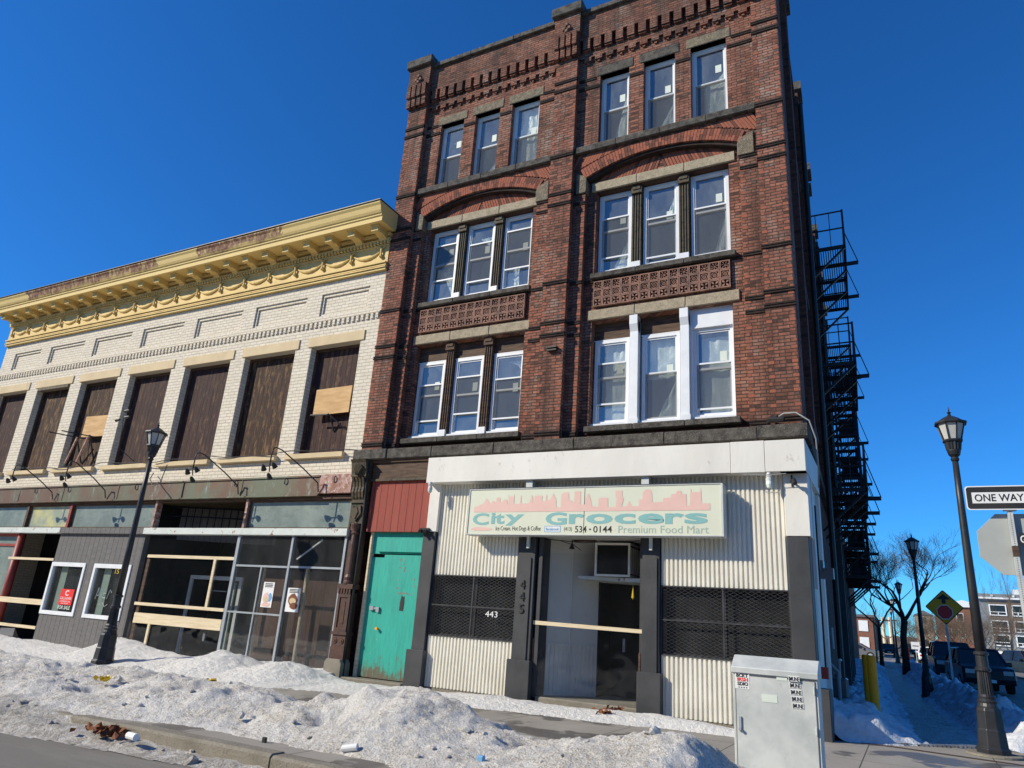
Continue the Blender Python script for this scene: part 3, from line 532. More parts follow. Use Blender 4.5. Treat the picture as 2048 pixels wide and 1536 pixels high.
# stone belt
for (a,b,y) in ((-10.9,-9.95,-.16),(-9.95,-8.75,-.13),(-8.75,-7.2,-.13),(-7.2,-5.4,-.13),(-5.4,-3.6,-.13),(-3.6,-1.95,-.13),(-1.95,-1.12,-.18)):
    mb=MB(); mb.box(a+.003,b-.003,y,.5,4.64,4.87); P('stone_belt',mb,M['stone_dark'],BB,bevel=.015)
mb=MB(); mb.box(-10.8,-1.25,-.06,.3,4.57,4.645); P('belt_moulding',mb,M['dark_wood'],BB)
# side wall (faces +x, slightly skewed), with pilasters and window openings
mb=MB(); mb2=MB(); mb3=MB(); L=20.6
def sx(y,d=0): return WX(y)+d
def sbox(m,y0,y1,d0,d1,z0,z1): m.raw([(sx(y,d),y,z) for z in (z0,z1) for y in (y0,y1) for d in (d0,d1)],[(0,2,3,1),(4,5,7,6),(0,1,5,4),(2,6,7,3),(0,4,6,2),(1,3,7,5)])
sbox(mb,.6,L,-.5,0,-.1,15.6)
mb.box(-10.8,-2.2,L-.4,L,0,15.3); mb.box(-10.8,-10.45,.5,L,0,15.4); mb.face((-10.8,.5,15.2),(-1.9,.5,15.2),(-1.9,L,15.2),(-10.8,L,15.2))
mb.box(-1.74,-1.225,.55,.75,4.9,15.8)
for y in (1.0,4.9,8.8,12.7,16.6,20.0): sbox(mb,y,y+.55,-.05,.14,4.9,15.9); sbox(mb2,y-.08,y+.63,-.2,.24,15.9,16.15); sbox(mb2,y+.1,y+.45,-.05,.22,15.2,15.5)
sbox(mb2,.7,L,-.55,.07,15.6,15.75); sbox(mb3,.6,L,-.1,.1,4.6,4.85)
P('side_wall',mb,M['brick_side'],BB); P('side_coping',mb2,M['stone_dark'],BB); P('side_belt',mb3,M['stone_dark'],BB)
for y in (2.6,6.6,10.5,14.4,18.3):
    for z in (5.6,8.8,12.0):
        m=MB(); sbox(m,y,y+1.0,-.02,.03,z,z+1.9); w_=P('side_window',m,M['dark_int'],BB); m=MB(); sbox(m,y-.1,y+1.1,-.02,.10,z-.15,z); P('side_sill',m,M['stone_dark'],w_); m=MB(); sbox(m,y-.1,y+1.1,-.02,.06,z+1.9,z+2.15); P('side_lintel',m,M['stone_dark'],w_)
for y in (4.4,12.3): m=MB(); m.tube([(sx(y,.2),y,.5),(sx(y,.2),y,15)],.06,8); P('downpipe',m,M['dark_metal'],BB)
for y in (9.2,11.3,13.5,15.6,17.7): m=MB(); sbox(m,y,y+.35,0,.28,0,4.4); P('side_pilaster',m,M['black_paint'],BB)
# rooms behind the windows
mb=MB()
for z in (4.95,8.2,11.5): mb.box(-10.4,-1.8,.75,3.2,z-.06,z+.02)
mb.box(-10.4,-1.8,3.2,3.3,4.9,15.1); mb.box(-6.2,-6.0,.7,3.2,4.9,15.1); mb.box(-10.42,-10.38,.7,3.2,4.9,15.1); mb.box(-1.84,-1.8,.7,3.2,4.9,15.1); mb.box(-10.4,-1.8,.7,3.2,14.2,14.3)
P('interior_rooms',mb,M['interior_gray'],BB)
# ------------------------------------------------------------------ white storefront
def corrug(x0,x1,z0,z1,y,pitch=.078,d=.028):
    mb=MB(); n=max(1,round((x1-x0)/pitch)); p=(x1-x0)/n; pr=[]
    for i in range(n):
        a=x0+i*p; pr+=[(a,y),(a+.12*p,y-d),(a+.6*p,y-d),(a+.72*p,y)]
    pr.append((x1,y))
    for (a,b),(c,e) in zip(pr[:-1],pr[1:]): mb.face((a,b,z0),(c,e,z0),(c,e,z1),(a,b,z1))
    mb.box(x0,x1,y+.002,y+.05,z0,z1); return mb
P('fascia_board',MB().box(-8.70,-2.395,-.26,.1,4.03,4.57),M['white_panel'],BB,bevel=.006)
P('fascia_board',MB().box(-2.39,-1.83,-.265,.1,4.025,4.575),M['white_panel'],BB,bevel=.006)
P('fascia_board',MB().box(-1.826,-1.19,-.262,.1,4.03,4.57),M['white_panel'],BB,bevel=.006)
m=MB(); m.raw([(-1.6,-.26,4.03),(-1.188,-.26,4.03),(-1.19,1.9,4.03),(-1.6,1.9,4.03),(-1.6,-.26,4.57),(-1.188,-.26,4.57),(-1.19,1.9,4.57),(-1.6,1.9,4.57)],[(1,2,6,5),(0,3,2,1),(2,3,7,6)]); P('side_fascia',m,M['white_panel'],BB)
for (a,b) in ((-8.44,-6.51),(-3.69,-1.575)):
    P('corrugated_panel',corrug(a,b,2.18 if a<-5 else 2.14,4.03,.03),M['cream_metal'],BB); P('corrugated_panel',corrug(a,b,.06,1.0,.03),M['cream_metal'],BB)
    m=MB(); m.box(a,b,.02,.4,-.1,.058); P('masonry_base',m,M['kerb'],BB)
    zt=2.18 if a<-5 else 2.14
    m=MB(); m.box(a,b,.30,.35,1.0,zt); P('backing_panel',m,M['dark_int'],BB)
    m=MB(); m.wall(a,b,1.0,zt,.12,.17,[(a+.05,(a+b)/2-.02,1.05,1.57),((a+b)/2+.02,b-.05,1.05,1.57),(a+.05,(a+b)/2-.02,1.61,zt-.05),((a+b)/2+.02,b-.05,1.61,zt-.05)]); w_=P('shop_window',m,M['grille'],BB)
    P('pane',MB().face((a+.05,.14,1.05),(b-.05,.14,1.05),(b-.05,.14,zt-.05),(a+.05,.14,zt-.05)),M['shopglass'],w_)
    m=MB(); H=zt-1.0; W=b-a; pt=.058
    for sgn in (1,-1):   # expanded metal diagonals
        sl=.5*sgn; i=-int(W*.5/pt)-2
        while i*pt<H+W*.5+pt:
            z0=i*pt if sgn>0 else i*pt; 
            xa,xb=a,b; za=1.0+z0-(W*.5 if sgn>0 else 0)+(0 if sgn>0 else 0); zb=za+sl*W
            # clip to [1.0, zt]
            if max(za,zb)>1.0 and min(za,zb)<zt:
                def cl(z): return min(max(z,1.0),zt)
                if abs(zb-za)>1e-6:
                    t0=(cl(za)-za)/(zb-za); t1=(cl(zb)-za)/(zb-za)
                    if t1-t0>.005: m.bar((a+W*t0,.0,cl(za)),(a+W*t1,.0,cl(zb)),.007,.005)
            i+=1
    g=P('security_grille',m,M['grille'],BB); m=MB(); m.wall(a,b,1.0,zt,-.012,.008,[(a+.02,b-.02,1.02,zt-.02)]); m.box((a+b)/2-.012,(a+b)/2+.012,-.01,.006,1.02,zt-.02); m.box(a+.02,b-.02,-.011,.005,(1+zt)/2-.01,(1+zt)/2+.01); P('grille_frame',m,M['grille'],g)
# black pillars with proud base blocks
for (a,b,zt,z0) in ((-8.77,-8.46,3.03,-.08),(-6.50,-6.13,2.98,-.06),(-4.01,-3.70,2.98,-.06),(-1.57,-1.235,2.99,-.06)):
    p=P('black_pillar',MB().box(a,b,-.06,.35,.7,zt),M['black_paint'],BB,bevel=.008); P('pillar_base',MB().box(a-.06,(-1.07 if b>-1.3 else b+.05),-.14,.35,z0,.71),M['black_paint'],p,bevel=.012)
m=MB(); m.box(-6.08,-6.0,.0,.35,.0,2.95); m.box(-6.49,-6.2,-.085,-.06,.71,2.55); P('pillar_board',m,M['black_paint'],BB)
m=MB(); m.box(-3.98,-3.74,-.085,-.06,.71,2.6); m.box(-4.07,-4.015,.0,.3,0,2.95); P('pillar_board',m,M['black_paint'],BB)
P('white_pillar_head',MB().box(-1.58,-1.20,-.075,.35,2.993,4.03),M['white_panel'],BB,bevel=.006)
P('white_pillar_head',MB().box(-8.70,-8.44,-.075,.35,3.035,4.03),M['white_panel'],BB,bevel=.006)
# corrugated band over recess
P('corrugated_panel',corrug(-6.51,-3.69,3.35,4.03,.03),M['cream_metal'],BB)
m=MB(); m.box(-6.51,-3.69,.0,.06,2.96,3.35); P('lintel_board',m,M['white_panel'],BB)
# side of storefront (return facing side street)
m=MB(); m.raw([(-1.235,.35,0),(-1.27,1.9,0),(-1.235,.35,4.03),(-1.27,1.9,4.03)],[(0,1,3,2)]); m.box(-1.5,-1.20,1.75,2.0,0,4.0); m.box(-1.6,-1.185,.36,.46,2.2,4.02); P('side_white_wall',m,M['white_panel'],BB)
m=MB(); m.box(-1.19,-1.13,.9,1.2,2.55,2.72); m.box(-1.19,-.98,.98,1.12,2.42,2.60); P('side_floodlight',m,M['cargray'],BB)
m=MB(); m.box(-1.18,-1.155,.55,.63,1.0,3.6); P('side_conduit',m,M['dark_metal'],BB)
m=MB(); m.box(-1.2,-1.1,.15,.3,.85,1.02); P('red_reflector',m,M['redpaint'],BB)
# recessed doorway: floor step, angled white wall, ceiling, dark door
m=MB(); m.box(-6.13,-4.01,.0,2.2,-.08,.12); P('entry_step',m,M['kerb'],BB,bevel=.02)
m=MB(); m.raw([(-6.1,.35,.12),(-5.32,1.25,.12),(-6.1,.35,2.96),(-5.32,1.25,2.96)],[(0,1,3,2)]); m.raw([(-5.72,.78,.12),(-5.69,.775,.12),(-5.72,.78,2.96),(-5.69,.775,2.96)],[(0,1,3,2)]); P('angled_white_wall',m,M['white_panel'],BB)
m=MB()
for i in range(13):
    t=i/13; x=-6.08+.76*t; y=.37+.88*t; m.tube([(x,y-.012,.14),(x,y-.012,1.0)],.016,5)
m.bar((-6.09,.345,1.02),(-5.32,1.235,1.02),.02,.04); P('wainscot_ribs',m,M['white_panel'],BB)
m=MB(); m.box(-6.13,-4.01,.06,1.9,2.96,3.02); P('entry_ceiling',m,M['white_panel'],BB)
m=MB(); m.box(-5.55,-5.1,.4,.5,2.93,2.958); P('ceiling_vent',m,M['dark_wood'],BB)
m=MB(); m.box(-5.45,-4.01,1.9,2.0,.1,3.0); m.box(-5.36,-5.30,1.25,1.9,.1,2.96); m.box(-4.03,-4.0,.35,1.9,.12,2.96); P('dark_entry_wall',m,M['dark_int'],BB)
m=MB(); m.box(-5.1,-4.2,1.82,1.9,.12,2.2); d_=P('entry_door',m,M['dark_int'],BB); P('door_handle',MB().box(-4.98,-4.93,1.76,1.82,.95,1.2),M['silver'],d_)
m=MB(); m.face((-6.04,.025,.1),(-4.05,.025,.1),(-4.05,.025,2.66),(-6.04,.025,2.66)); P('clear_plastic_sheet',m,M['plexi'],BB)
m=MB(); m.raw([(-6.12,-.005,1.345),(-4.0,-.005,1.32),(-4.0,-.005,1.385),(-6.12,-.005,1.415),(-6.12,.02,1.345),(-4.0,.02,1.32),(-4.0,.02,1.385),(-6.12,.02,1.415)],[(0,1,2,3),(7,6,5,4),(0,4,5,1),(3,2,6,7),(0,3,7,4),(1,5,6,2)]); P('wood_batten',m,M['lumber'],BB)
m=MB(); m.box(-4.08,-4.045,-.01,.02,.3,1.0); m.box(-6.11,-6.08,-.01,.02,.35,1.1); P('rusty_strip',m,M['dark_wood'],BB)
m=MB(); m.raw(*(lambda pts:(pts,[(0,1,2,3),(7,6,5,4),(0,4,5,1),(3,2,6,7),(0,3,7,4),(1,5,6,2)]))([(-5.5,.6,2.24),(-4.1,.45,2.2),(-4.1,.45,2.27),(-5.5,.6,2.3),(-5.5,1.4,2.24),(-4.1,1.4,2.2),(-4.1,1.4,2.27),(-5.5,1.4,2.3)])); P('ac_shelf',m,M['peel_white'],BB)
AC=E('air_conditioner',(-4.75,.8,2.28),'boxy window air conditioner on a shelf above the shop entrance','air conditioner')
P('housing',MB().box(-5.08,-4.42,.45,1.1,2.30,2.90),M['dark_int'],AC)
m=MB(); m.wall(-5.1,-4.40,2.29,2.91,.42,.45,[(-5.06,-4.44,2.33,2.87)]); P('front_frame',m,M['cream_metal'],AC)
m=MB(); 
for i in range(5): m.box(-4.42,-4.405,.5+i*.12,.56+i*.12,2.36,2.84)
m.box(-4.418,-4.40,.45,1.1,2.29,2.33); m.box(-4.418,-4.40,.45,1.1,2.87,2.91); P('side_louvre',m,M['cream_metal'],AC)
m=MB(); m.tube([(-4.36,.5,2.18),(-4.36,.5,2.1)],.004,5); m.lathe(-4.36,.5,[(.006,2.1),(.022,2.0),(.03,1.93),(.004,1.9)],8); T('pull_cord',m,M['yb'],'small yellow tapered pull hanging under the air conditioner shelf','cord')
m=MB(); m.tube([(-5.55,.35,2.95),(-5.55,.35,2.86)],.012,6); m.lathe(-5.55,.35,[(.02,2.88),(.03,2.84),(.055,2.78),(.05,2.775),(.01,2.80)],10); T('entry_lamp',m,M['dark_metal'],'small black bell lamp hanging from the white entrance ceiling','lamp')
m=MB(); m.tube([(-6.1,.06,2.93),(-5.7,.08,2.90),(-5.2,.07,2.86),(-4.5,.08,2.9),(-4.05,.06,2.91)],.008,5); m.tube([(-5.7,.08,2.9),(-5.4,.1,2.82),(-5.25,.1,2.72)],.007,5); P('loose_cable',m,M['dark_metal'],BB)
# house numbers
for c,z0,z1 in (('4',1.97,2.13),('4',1.75,1.91),('5',1.53,1.69)): text('house_number',c,-6.39,-6.29,z0,z1,-.086,M['dark_metal'],BB,depth=.02)
text('white_number','443',-7.15,-6.88,1.42,1.53,-.016,M['pwhite'],BB,depth=.003)
# door bay left
P('wood_frieze',MB().box(-10.36,-8.70,-.02,.3,4.18,4.57),M['dark_wood'],BB)
m=MB(); m.box(-10.4,-8.70,-.05,-.02,4.15,4.2); P('frieze_moulding',m,M['green_iron'],BB)
P('red_boarding',MB().box(-10.36,-8.70,.02,.12,3.04,4.16),M['red_plank'],BB)
P('green_transom',MB().box(-10.26,-8.77,.13,.2,2.58,3.04),M['green'],BB)
P('green_transom_board',MB().box(-10.02,-8.77,.07,.13,2.62,2.88),M['green'],BB)
P('green_door',MB().box(-10.2,-9.855,.14,.2,.08,2.50),M['green'],BB)
d_=P('green_door',MB().box(-9.845,-8.80,.125,.2,.08,2.56),M['green'],BB); DG=d_
m=MB(); m.box(-10.06,-9.96,.09,.14,1.40,1.48); m.box(-9.96,-9.80,.10,.125,1.42,1.46); m.box(-9.88,-9.80,.08,.12,1.37,1.47); P('hasp',m,M['silver'],d_)
m=MB(); m.tube([(-9.79,.13,1.04),(-9.79,.08,1.04)],.02,8); m.tube([(-9.79,.08,1.04),(-9.79,.055,1.04)],.032,10); P('door_knob',m,M['signyellow'],d_)
m=MB(); m.prism([(-9.30,1.43),(-9.2,1.42),(-9.19,1.58),(-9.2,1.72),(-9.24,1.70),(-9.27,1.74),(-9.30,1.60)],.12,.127); P('dark_patch',m,M['dark_metal'],d_)
sc=random.Random(4)
for (xa,xb,za,zb,nn) in ((-9.42,-9.38,1.75,2.5,9),(-9.40,-9.0,1.73,1.78,7),(-9.0,-8.96,1.75,2.1,5),(-9.32,-9.26,2.2,2.52,5)):
    for i in range(nn):
        t_=(i+.5)/nn; xx=xa+(xb-xa)*t_ if xb-xa>.1 else sc.uniform(xa,xb); z_=za+(zb-za)*t_ if xb-xa<.1 else sc.uniform(za,zb); r_=sc.uniform(.008,.028)
        m=MB(); m.prism([(xx+r_*math.cos(j)*sc.uniform(.6,1.3),z_+1.3*r_*math.sin(j)*sc.uniform(.6,1.3)) for j in range(6)],.1235,.1245); P('bare_patch',m,M['kerb'],d_)
P('door_post',MB().box(-10.28,-10.2,.1,.2,-.02,3.04),M['lumber'],BB)
P('dark_gap_board',MB().box(-10.36,-8.7,.2,.3,0,3.1),M['dark_int'],BB)
m=MB(); m.box(-10.42,-8.84,-.18,.3,-.15,.06); P('door_step',m,M['kerb'],BB,bevel=.02)
# ornate cast iron pilaster at the left end
PIL=E('iron_pilaster',(-10.6,0,-.15),'ornate dark brown cast iron pilaster between the tan building and the green door','pilaster')
P('stone_plinth',MB().prism([(-10.84,-.2),(-10.38,-.2),(-10.38,.3),(-10.43,.38),(-10.79,.38),(-10.84,.3)],-.2,.1),M['kerb'],PIL,bevel=.01)
m=MB(); m.box(-10.80,-10.42,-.12,.1,.38,.62); m.box(-10.82,-10.40,-.14,.1,.86,.92); m.box(-10.79,-10.43,-.11,.1,.62,.86)
for cx in (-10.7,-10.52): m.tube([(cx,-.11,.74),(cx,-.125,.74)],.055,12); m.tube([(cx,-.12,.74),(cx,-.14,.74)],.02,8)
P('pedestal',m,M['brown_iron'],PIL)
m=MB(); m.wall(-10.78,-10.44,.92,1.72,-.10,.1,[]); m.wall(-10.78,-10.44,.92,1.72,-.12,-.101,[(-10.72,-10.5,1.0,1.62)]); m.box(-10.66,-10.56,-.11,-.1,1.08,1.54); m.box(-10.82,-10.40,-.14,.1,1.80,1.90)
for i in range(5): m.box(-10.79+i*.075,-10.75+i*.075,-.135,-.1,1.70,1.80)
P('panelled_shaft',m,M['brown_iron'],PIL)
m=MB(); m.lathe(-10.61,-.03,[(.13,1.9),(.13,1.94),(.1,1.98),(.115,2.04),(.09,2.1),(.085,2.5),(.09,2.75),(.075,2.95),(.11,2.99),(.075,3.03),(.09,3.1),(.13,3.17),(.13,3.2)],14); m.box(-10.8,-10.43,0,.1,1.9,3.2); P('round_column',m,M['brown_iron'],PIL,smooth=False)
m=MB(); m.box(-10.79,-10.43,-.08,.1,3.2,3.66); m.prism([(-10.61,3.25),(-10.47,3.42),(-10.50,3.6),(-10.61,3.52),(-10.72,3.6),(-10.75,3.42)],-.12,-.08); m.prism([(-10.61,3.3),(-10.54,3.45),(-10.61,3.62),(-10.68,3.45)],-.14,-.12); m.box(-10.82,-10.40,-.12,.1,3.66,3.7); P('leaf_capital',m,M['green_iron'],PIL)
m=MB()
for i,x in enumerate((-10.78,-10.69,-10.60,-10.51)):
    m.prism([(-.08,3.7),(-.14,3.78),(-.17,3.9),(-.15,4.02),(-.17,4.12),(-.22,4.22),(.1,4.22),(.1,3.7)],x,x+.06,'x')
m.box(-10.79,-10.43,-.1,.1,3.7,4.2); P('fluted_console',m,M['green_iron'],PIL)
m=MB(); m.prism([(-.1,4.2),(-.2,4.24),(-.2,4.3),(-.25,4.55),(-.3,4.62),(.1,4.62),(.1,4.2)],-10.82,-10.40,'x')
for i in range(7):
    t=-.9+i*.3; m.prism([(-10.61+.03*math.sin(t),4.26),(-10.61+.16*math.sin(t)-.012,4.26+.26*math.cos(t*.75)),(-10.61+.16*math.sin(t)+.012,4.26+.26*math.cos(t*.75))],-.285,-.2)
P('shell_bracket',m,M['green_iron'],PIL)
m=MB(); m.tube([(-10.42,-.16,4.6),(-10.38,-.12,4.35),(-10.42,-.12,4.15),(-10.4,-.1,3.6),(-10.4,-.08,3.1),(-10.4,-.08,-.1)],.03,8); P('drain_pipe',m,M['dark_metal'],PIL,smooth=True)
# security lamps on the shopfront
def jar(x,z,label):
    t=E('wall_lamp',(x,-.2,z-.25),label,'lamp'); m=MB(); m.lathe(x,-.2,[(.05,z),(.055,z-.03),(.045,z-.05),(.06,z-.09),(.06,z-.14)],12); P('lamp_cap',m,M['sign_frame'],t); m=MB(); m.lathe(x,-.2,[(.055,z-.14),(.06,z-.2),(.04,z-.26),(.01,z-.27)],12); P('lamp_glass_jar',m,M['plastic'],t)
jar(-1.78,4.03,'gray jar lamp under the right end of the white fascia'); 
m=MB(); m.lathe(-8.55,-.3,[(.045,4.03),(.05,3.98),(.035,3.95),(.05,3.9),(.045,3.84),(.02,3.80)],12); T('wall_lamp',m,M['sign_frame'],'white jar lamp under the left end of the fascia beside the red boards','lamp')
m=MB(); m.box(-8.82,-8.6,-.14,-.06,3.0,3.1); m.tube([(-8.78,-.12,3.05),(-8.76,-.22,3.02)],.035,8); m.tube([(-8.66,-.12,3.05),(-8.64,-.22,3.02)],.035,8); T('security_camera',m,M['dark_metal'],'small black twin floodlight on top of the pillar right of the green door','light')
m=MB(); m.tube([(-1.45,-.09,3.9),(-1.4,-.2,3.85)],.02,6); m.tube([(-1.4,-.2,3.9),(-1.37,-.26,3.82)],.035,8); m.tube([(-1.44,-.09,4.0),(-1.44,-.09,3.8)],.012,6); T('floodlight',m,M['dark_metal'],'tiny black spotlight on the white corner pillar right of the shop sign','light')
# power cable and insulator at the belt corner
m=MB(); pts=[(-1.62,-.12,5.0),(-1.5,-.16,5.06),(-1.3,-.2,5.05),(-1.1,-.2,4.9),(-1.02,-.1,4.6),(-1.03,.1,4.2),(-1.08,.5,3.9)]; m.tube(pts,.014,6)
T('service_cable',m,M['cable'],'gray curving service cable at the corner above the white fascia','cable',smooth=True)
m=MB(); m.tube([(-1.75,-.1,4.98),(-1.5,-.14,4.96)],.05,6); m.tube([(-1.8,-.05,4.93),(-1.6,-.15,5.03)],.02,6); P('cable_clamp',m,M['dark_metal'],BB)
m=MB(); m.tube([(-1.5,-.28,3.99),(-1.8,-.27,3.97),(-2.2,-.27,4.0)],.006,5); P('loose_cable',m,M['cable'],BB)
# ------------------------------------------------------------------ shop sign
SG=E('shop_sign',(-5.03,-.2,2.93),'long pale green box sign reading City Grocers with pink skyline over the shop entrance','sign')
x0,x1,z0,z1=-7.54,-2.52,2.94,3.845; yf=-.34
P('sign_panel',MB().box(x0+.015,x1-.015,yf,-.1,z0+.012,z1-.012),M['sign_face'],SG)
m=MB(); m.wall(x0,x1,z0,z1,yf-.014,-.08,[(x0+.018,x1-.035,z0+.02,z1-.015)]); P('sign_frame',m,M['sign_frame'],SG)
m=MB(); m.box(x0-.003,x1+.003,yf-.018,-.1,z1,z1+.012); m.box(x0,x1,yf-.02,yf-.012,z0-.012,z0); m.box(-5.045,-5.035,yf-.003,yf,z0+.04,z1-.03); P('dark_trim',m,M['grille'],SG)
m=MB(); 
for x in (-6.35,-4.0): m.box(x,x+.14,-.2,-.08,3.84,4.03)
P('sign_bracket',m,M['sign_frame'],SG)
m=MB()
for x in (-6.28,-3.86): m.box(x,x+.05,-.16,-.1,2.72,2.94)
P('sign_hanger',m,M['sign_frame'],SG)
# traced skyline in fractions of the sign width/height
sky=[(0,.0),(0,.30),(.022,.33),(.025,.42),(.04,.44),(.058,.78),(.075,.48),(.083,.48),(.084,.6),(.098,.6),(.1,.5),(.105,.5),(.106,.80),(.123,.80),(.124,.55),(.136,.55),(.138,.66),(.149,.68),(.158,.66),(.160,.42),(.165,.42),(.163,.98),(.168,.84),(.186,.84),(.191,.98),(.191,.42),(.217,.44),(.222,.95),(.226,.44),(.26,.46),(.268,.7),(.272,.92),(.278,.7),(.279,.46),(.284,.5),(.286,.86),(.32,.86),(.32,.58),(.335,.55),(.337,.9),(.341,.9),(.342,.6),(.356,.62),(.37,.98),(.384,.62),(.385,.22),(.404,.22),(.405,.9),(.415,1.),(.437,1.),(.44,.6),(.452,.58),(.454,.48),(.462,.48),(.463,1.05),(.49,1.05),(.491,.35),(.51,.35),(.512,.66),(.52,.9),(.524,.92),(.532,.66),(.54,.25),(.566,.22),(.567,.66),(.58,.70),(.605,.68),(.606,.2),(.638,.2),(.642,.66),(.637,.70),(.637,1.04),(.663,1.04),(.664,.7),(.67,.64),(.662,.22),(.68,.22),(.692,.5),(.704,.22),(.73,.22),(.731,.55),(.745,.58),(.746,.9),(.757,1.06),(.776,1.06),(.782,.9),(.784,.4),(.824,.42),(.826,.62),(.855,.64),(.856,.8),(.875,.82),(.878,.96),(.895,.96),(.897,.8),(.914,.78),(.915,.24),(.926,.22),(.93,1.1),(.934,.88),(.965,.88),(.968,1.1),(.97,.32),(1,.32),(1,0)]
sx0,sx1,sz0,sz1=x0+.135,x1-.22,3.385,3.775
mb=MB(); pts=[(sx0+(sx1-sx0)*u,sz0+(sz1-sz0)*v/1.1) for u,v in sky]; cu=bpy.data.curves.new('c','CURVE'); cu.dimensions='2D'; cu.fill_mode='BOTH'; sp_=cu.splines.new('POLY'); sp_.points.add(len(pts)-1)
for i,(a,b) in enumerate(pts): sp_.points[i].co=(a,b,0,1)
sp_.use_cyclic_u=True; o=bpy.data.objects.new('t',cu); COL.objects.link(o); me=bpy.data.meshes.new_from_object(o.evaluated_get(bpy.context.evaluated_depsgraph_get())); mb.raw([(v.co.x,yf-.004,v.co.y) for v in me.vertices],[tuple(p.vertices) for p in me.polygons]); bpy.data.objects.remove(o); P('skyline_graphic',mb,M['pink'],SG)
text('lettering','C',x0+.12,x0+.49,3.13,3.365,yf-.001,M['teal'],SG,bold=.03)
text('lettering','it',x0+.54,x0+.84,3.15,3.37,yf-.001,M['teal'],SG,bold=.035)
text('lettering','y',x0+.85,x0+1.26,3.12,3.335,yf-.001,M['teal'],SG,bold=.03)
def slab(s,a,b,c=3.15,d=3.335,bo=.035): text('lettering',s,x0+a,x0+b,c,d,yf-.001,M['teal'],SG,bold=bo)
slab('G',1.72,2.16,3.13,3.37); slab('r',2.2,2.52); slab('o',2.54,3.06); slab('c',3.09,3.49); slab('e',3.53,4.0); slab('r',4.02,4.36); slab('s',4.36,4.76)
text('lettering','Ice Cream. Hot Dogs & Coffee',x0+.66,x0+1.63,3.0,3.11,yf-.001,M['ink'],SG)
text('lettering','facebook',x0+1.74,x0+2.01,3.03,3.085,yf-.004,M['fbblue'],SG)
m=MB(); m.wall(x0+1.71,x0+2.04,3.0,3.115,yf-.003,yf,[(x0+1.722,x0+2.028,3.01,3.105)]); P('label_box',m,M['fbblue'],SG); P('label_ground',MB().box(x0+1.722,x0+2.028,yf-.002,yf,3.01,3.105),M['pwhite'],SG)
text('lettering','(413)',x0+2.11,x0+2.27,3.005,3.095,yf-.001,M['ink'],SG); text('lettering','534',x0+2.33,x0+2.56,2.995,3.115,yf-.001,M['ink'],SG,bold=.01); text('lettering','•',x0+2.61,x0+2.645,3.035,3.07,yf-.001,M['ink'],SG); text('lettering','0144',x0+2.69,x0+3.05,2.995,3.115,yf-.001,M['ink'],SG,bold=.01)
text('lettering','•',x0+3.1,x0+3.12,3.03,3.05,yf-.001,M['pink'],SG); text('lettering','Premium Food Mart',x0+3.17,x0+4.77,2.99,3.12,yf-.001,M['grayteal'],SG)
m=MB(); m.prism([(x0+.1,3.04),(x0+.2,3.02),(x0+.45,3.02),(x0+.58,3.04),(x0+.56,3.07),(x0+.4,3.09),(x0+.2,3.09),(x0+.1,3.065)],yf-.003,yf); P('hot_dog_graphic',m,M['pink'],SG)
# ------------------------------------------------------------------ tan two storey building
YB=E('tan_building',(-19.4,6,0),'long two storey tan brick commercial building with yellow cornice and boarded upper windows','building')
XL,XR=-28.0,-10.80
wins=[(XR-.54-1.62,XR-.54)]
for i in range(7): c=-14.45-2.46*i; wins.append((c-.93,c+.93))
wins=wins[:7]+[(-27.62,-25.78)]
wins=[(-12.96,-11.34),(-15.37,-13.51),(-17.80,-15.93),(-20.30,-18.41),(-22.76,-20.90),(-25.18,-23.34),(-27.62,-25.80)]
panels=[(-12.87,-11.30),(-15.30,-13.42),(-17.72,-15.85),(-20.18,-18.32),(-22.62,-20.76),(-25.09,-23.2),(-27.26,-25.7)]
m=MB(); m.wall(XL,XR,4.3,8.30,.03,.45,[(a,b,4.89,7.75) for a,b in wins]); m.wall(XL,XR,8.44,9.60,.03,.07,[(a-.02,b+.02,8.62,9.26) for a,b in panels]); m.wall(XL,XR,8.44,9.60,.07,.11,[(a+.05,b-.05,8.68,9.18) for a,b in panels]); m.wall(XL,XR,8.44,9.60,.11,.45)
m.box(XL,XL+.3,.45,12,0,10.9); m.box(XL,XR,.03,.45,8.3,8.44)
m.box(XL,XR,11.8,12,0,10.9)
P('brick_wall',m,M['cream'],YB)
m=MB(); m.box(XL,XR,-.015,.05,8.44,8.475); xx=XL
while xx<XR-.1: m.box(xx,xx+.08,-.01,.04,8.30,8.44); xx+=.155
P('dentil_course',m,M['cream'],YB)
m=MB(); m.face((XL,.3,10.9),(XR,.3,10.9),(XR,12,10.9),(XL,12,10.9)); P('flat_roof',m,M['dark_metal'],YB)
for i,(a,b) in enumerate(wins):
    P('window_head',MB().box(a-.10 if i!=5 else a-.1,b+.12,.0,.4,7.752,8.02),M['lintel'],YB,bevel=.006)
    P('window_sill',MB().box(a-.16,b+.05,-.09,.4,4.765,4.888),M['lintel'],YB,bevel=.006)
    bd=P('boarded_window',MB().box(a,b,.27,.33,4.89,7.75),M['board_b' if i in (1,4,5) else 'board'],YB,label=['dark boards with a plywood patch','boards with heavily peeling ochre paint','dark purple-brown boards','dark purple-brown boards','peeling boards with a plywood patch and iron brackets','peeling brown boards','dark brown boards'][i])
    P('board_frame',MB().wall(a,b,4.892,7.748,.22,.268,[(a+.05,b-.05,4.95,7.68)]),M['dark_wood'],bd)
    if i==5: P('broken_mortar',MB().box(a+.05,b-.1,.01,.2,7.66,7.75),M['stone'],YB)
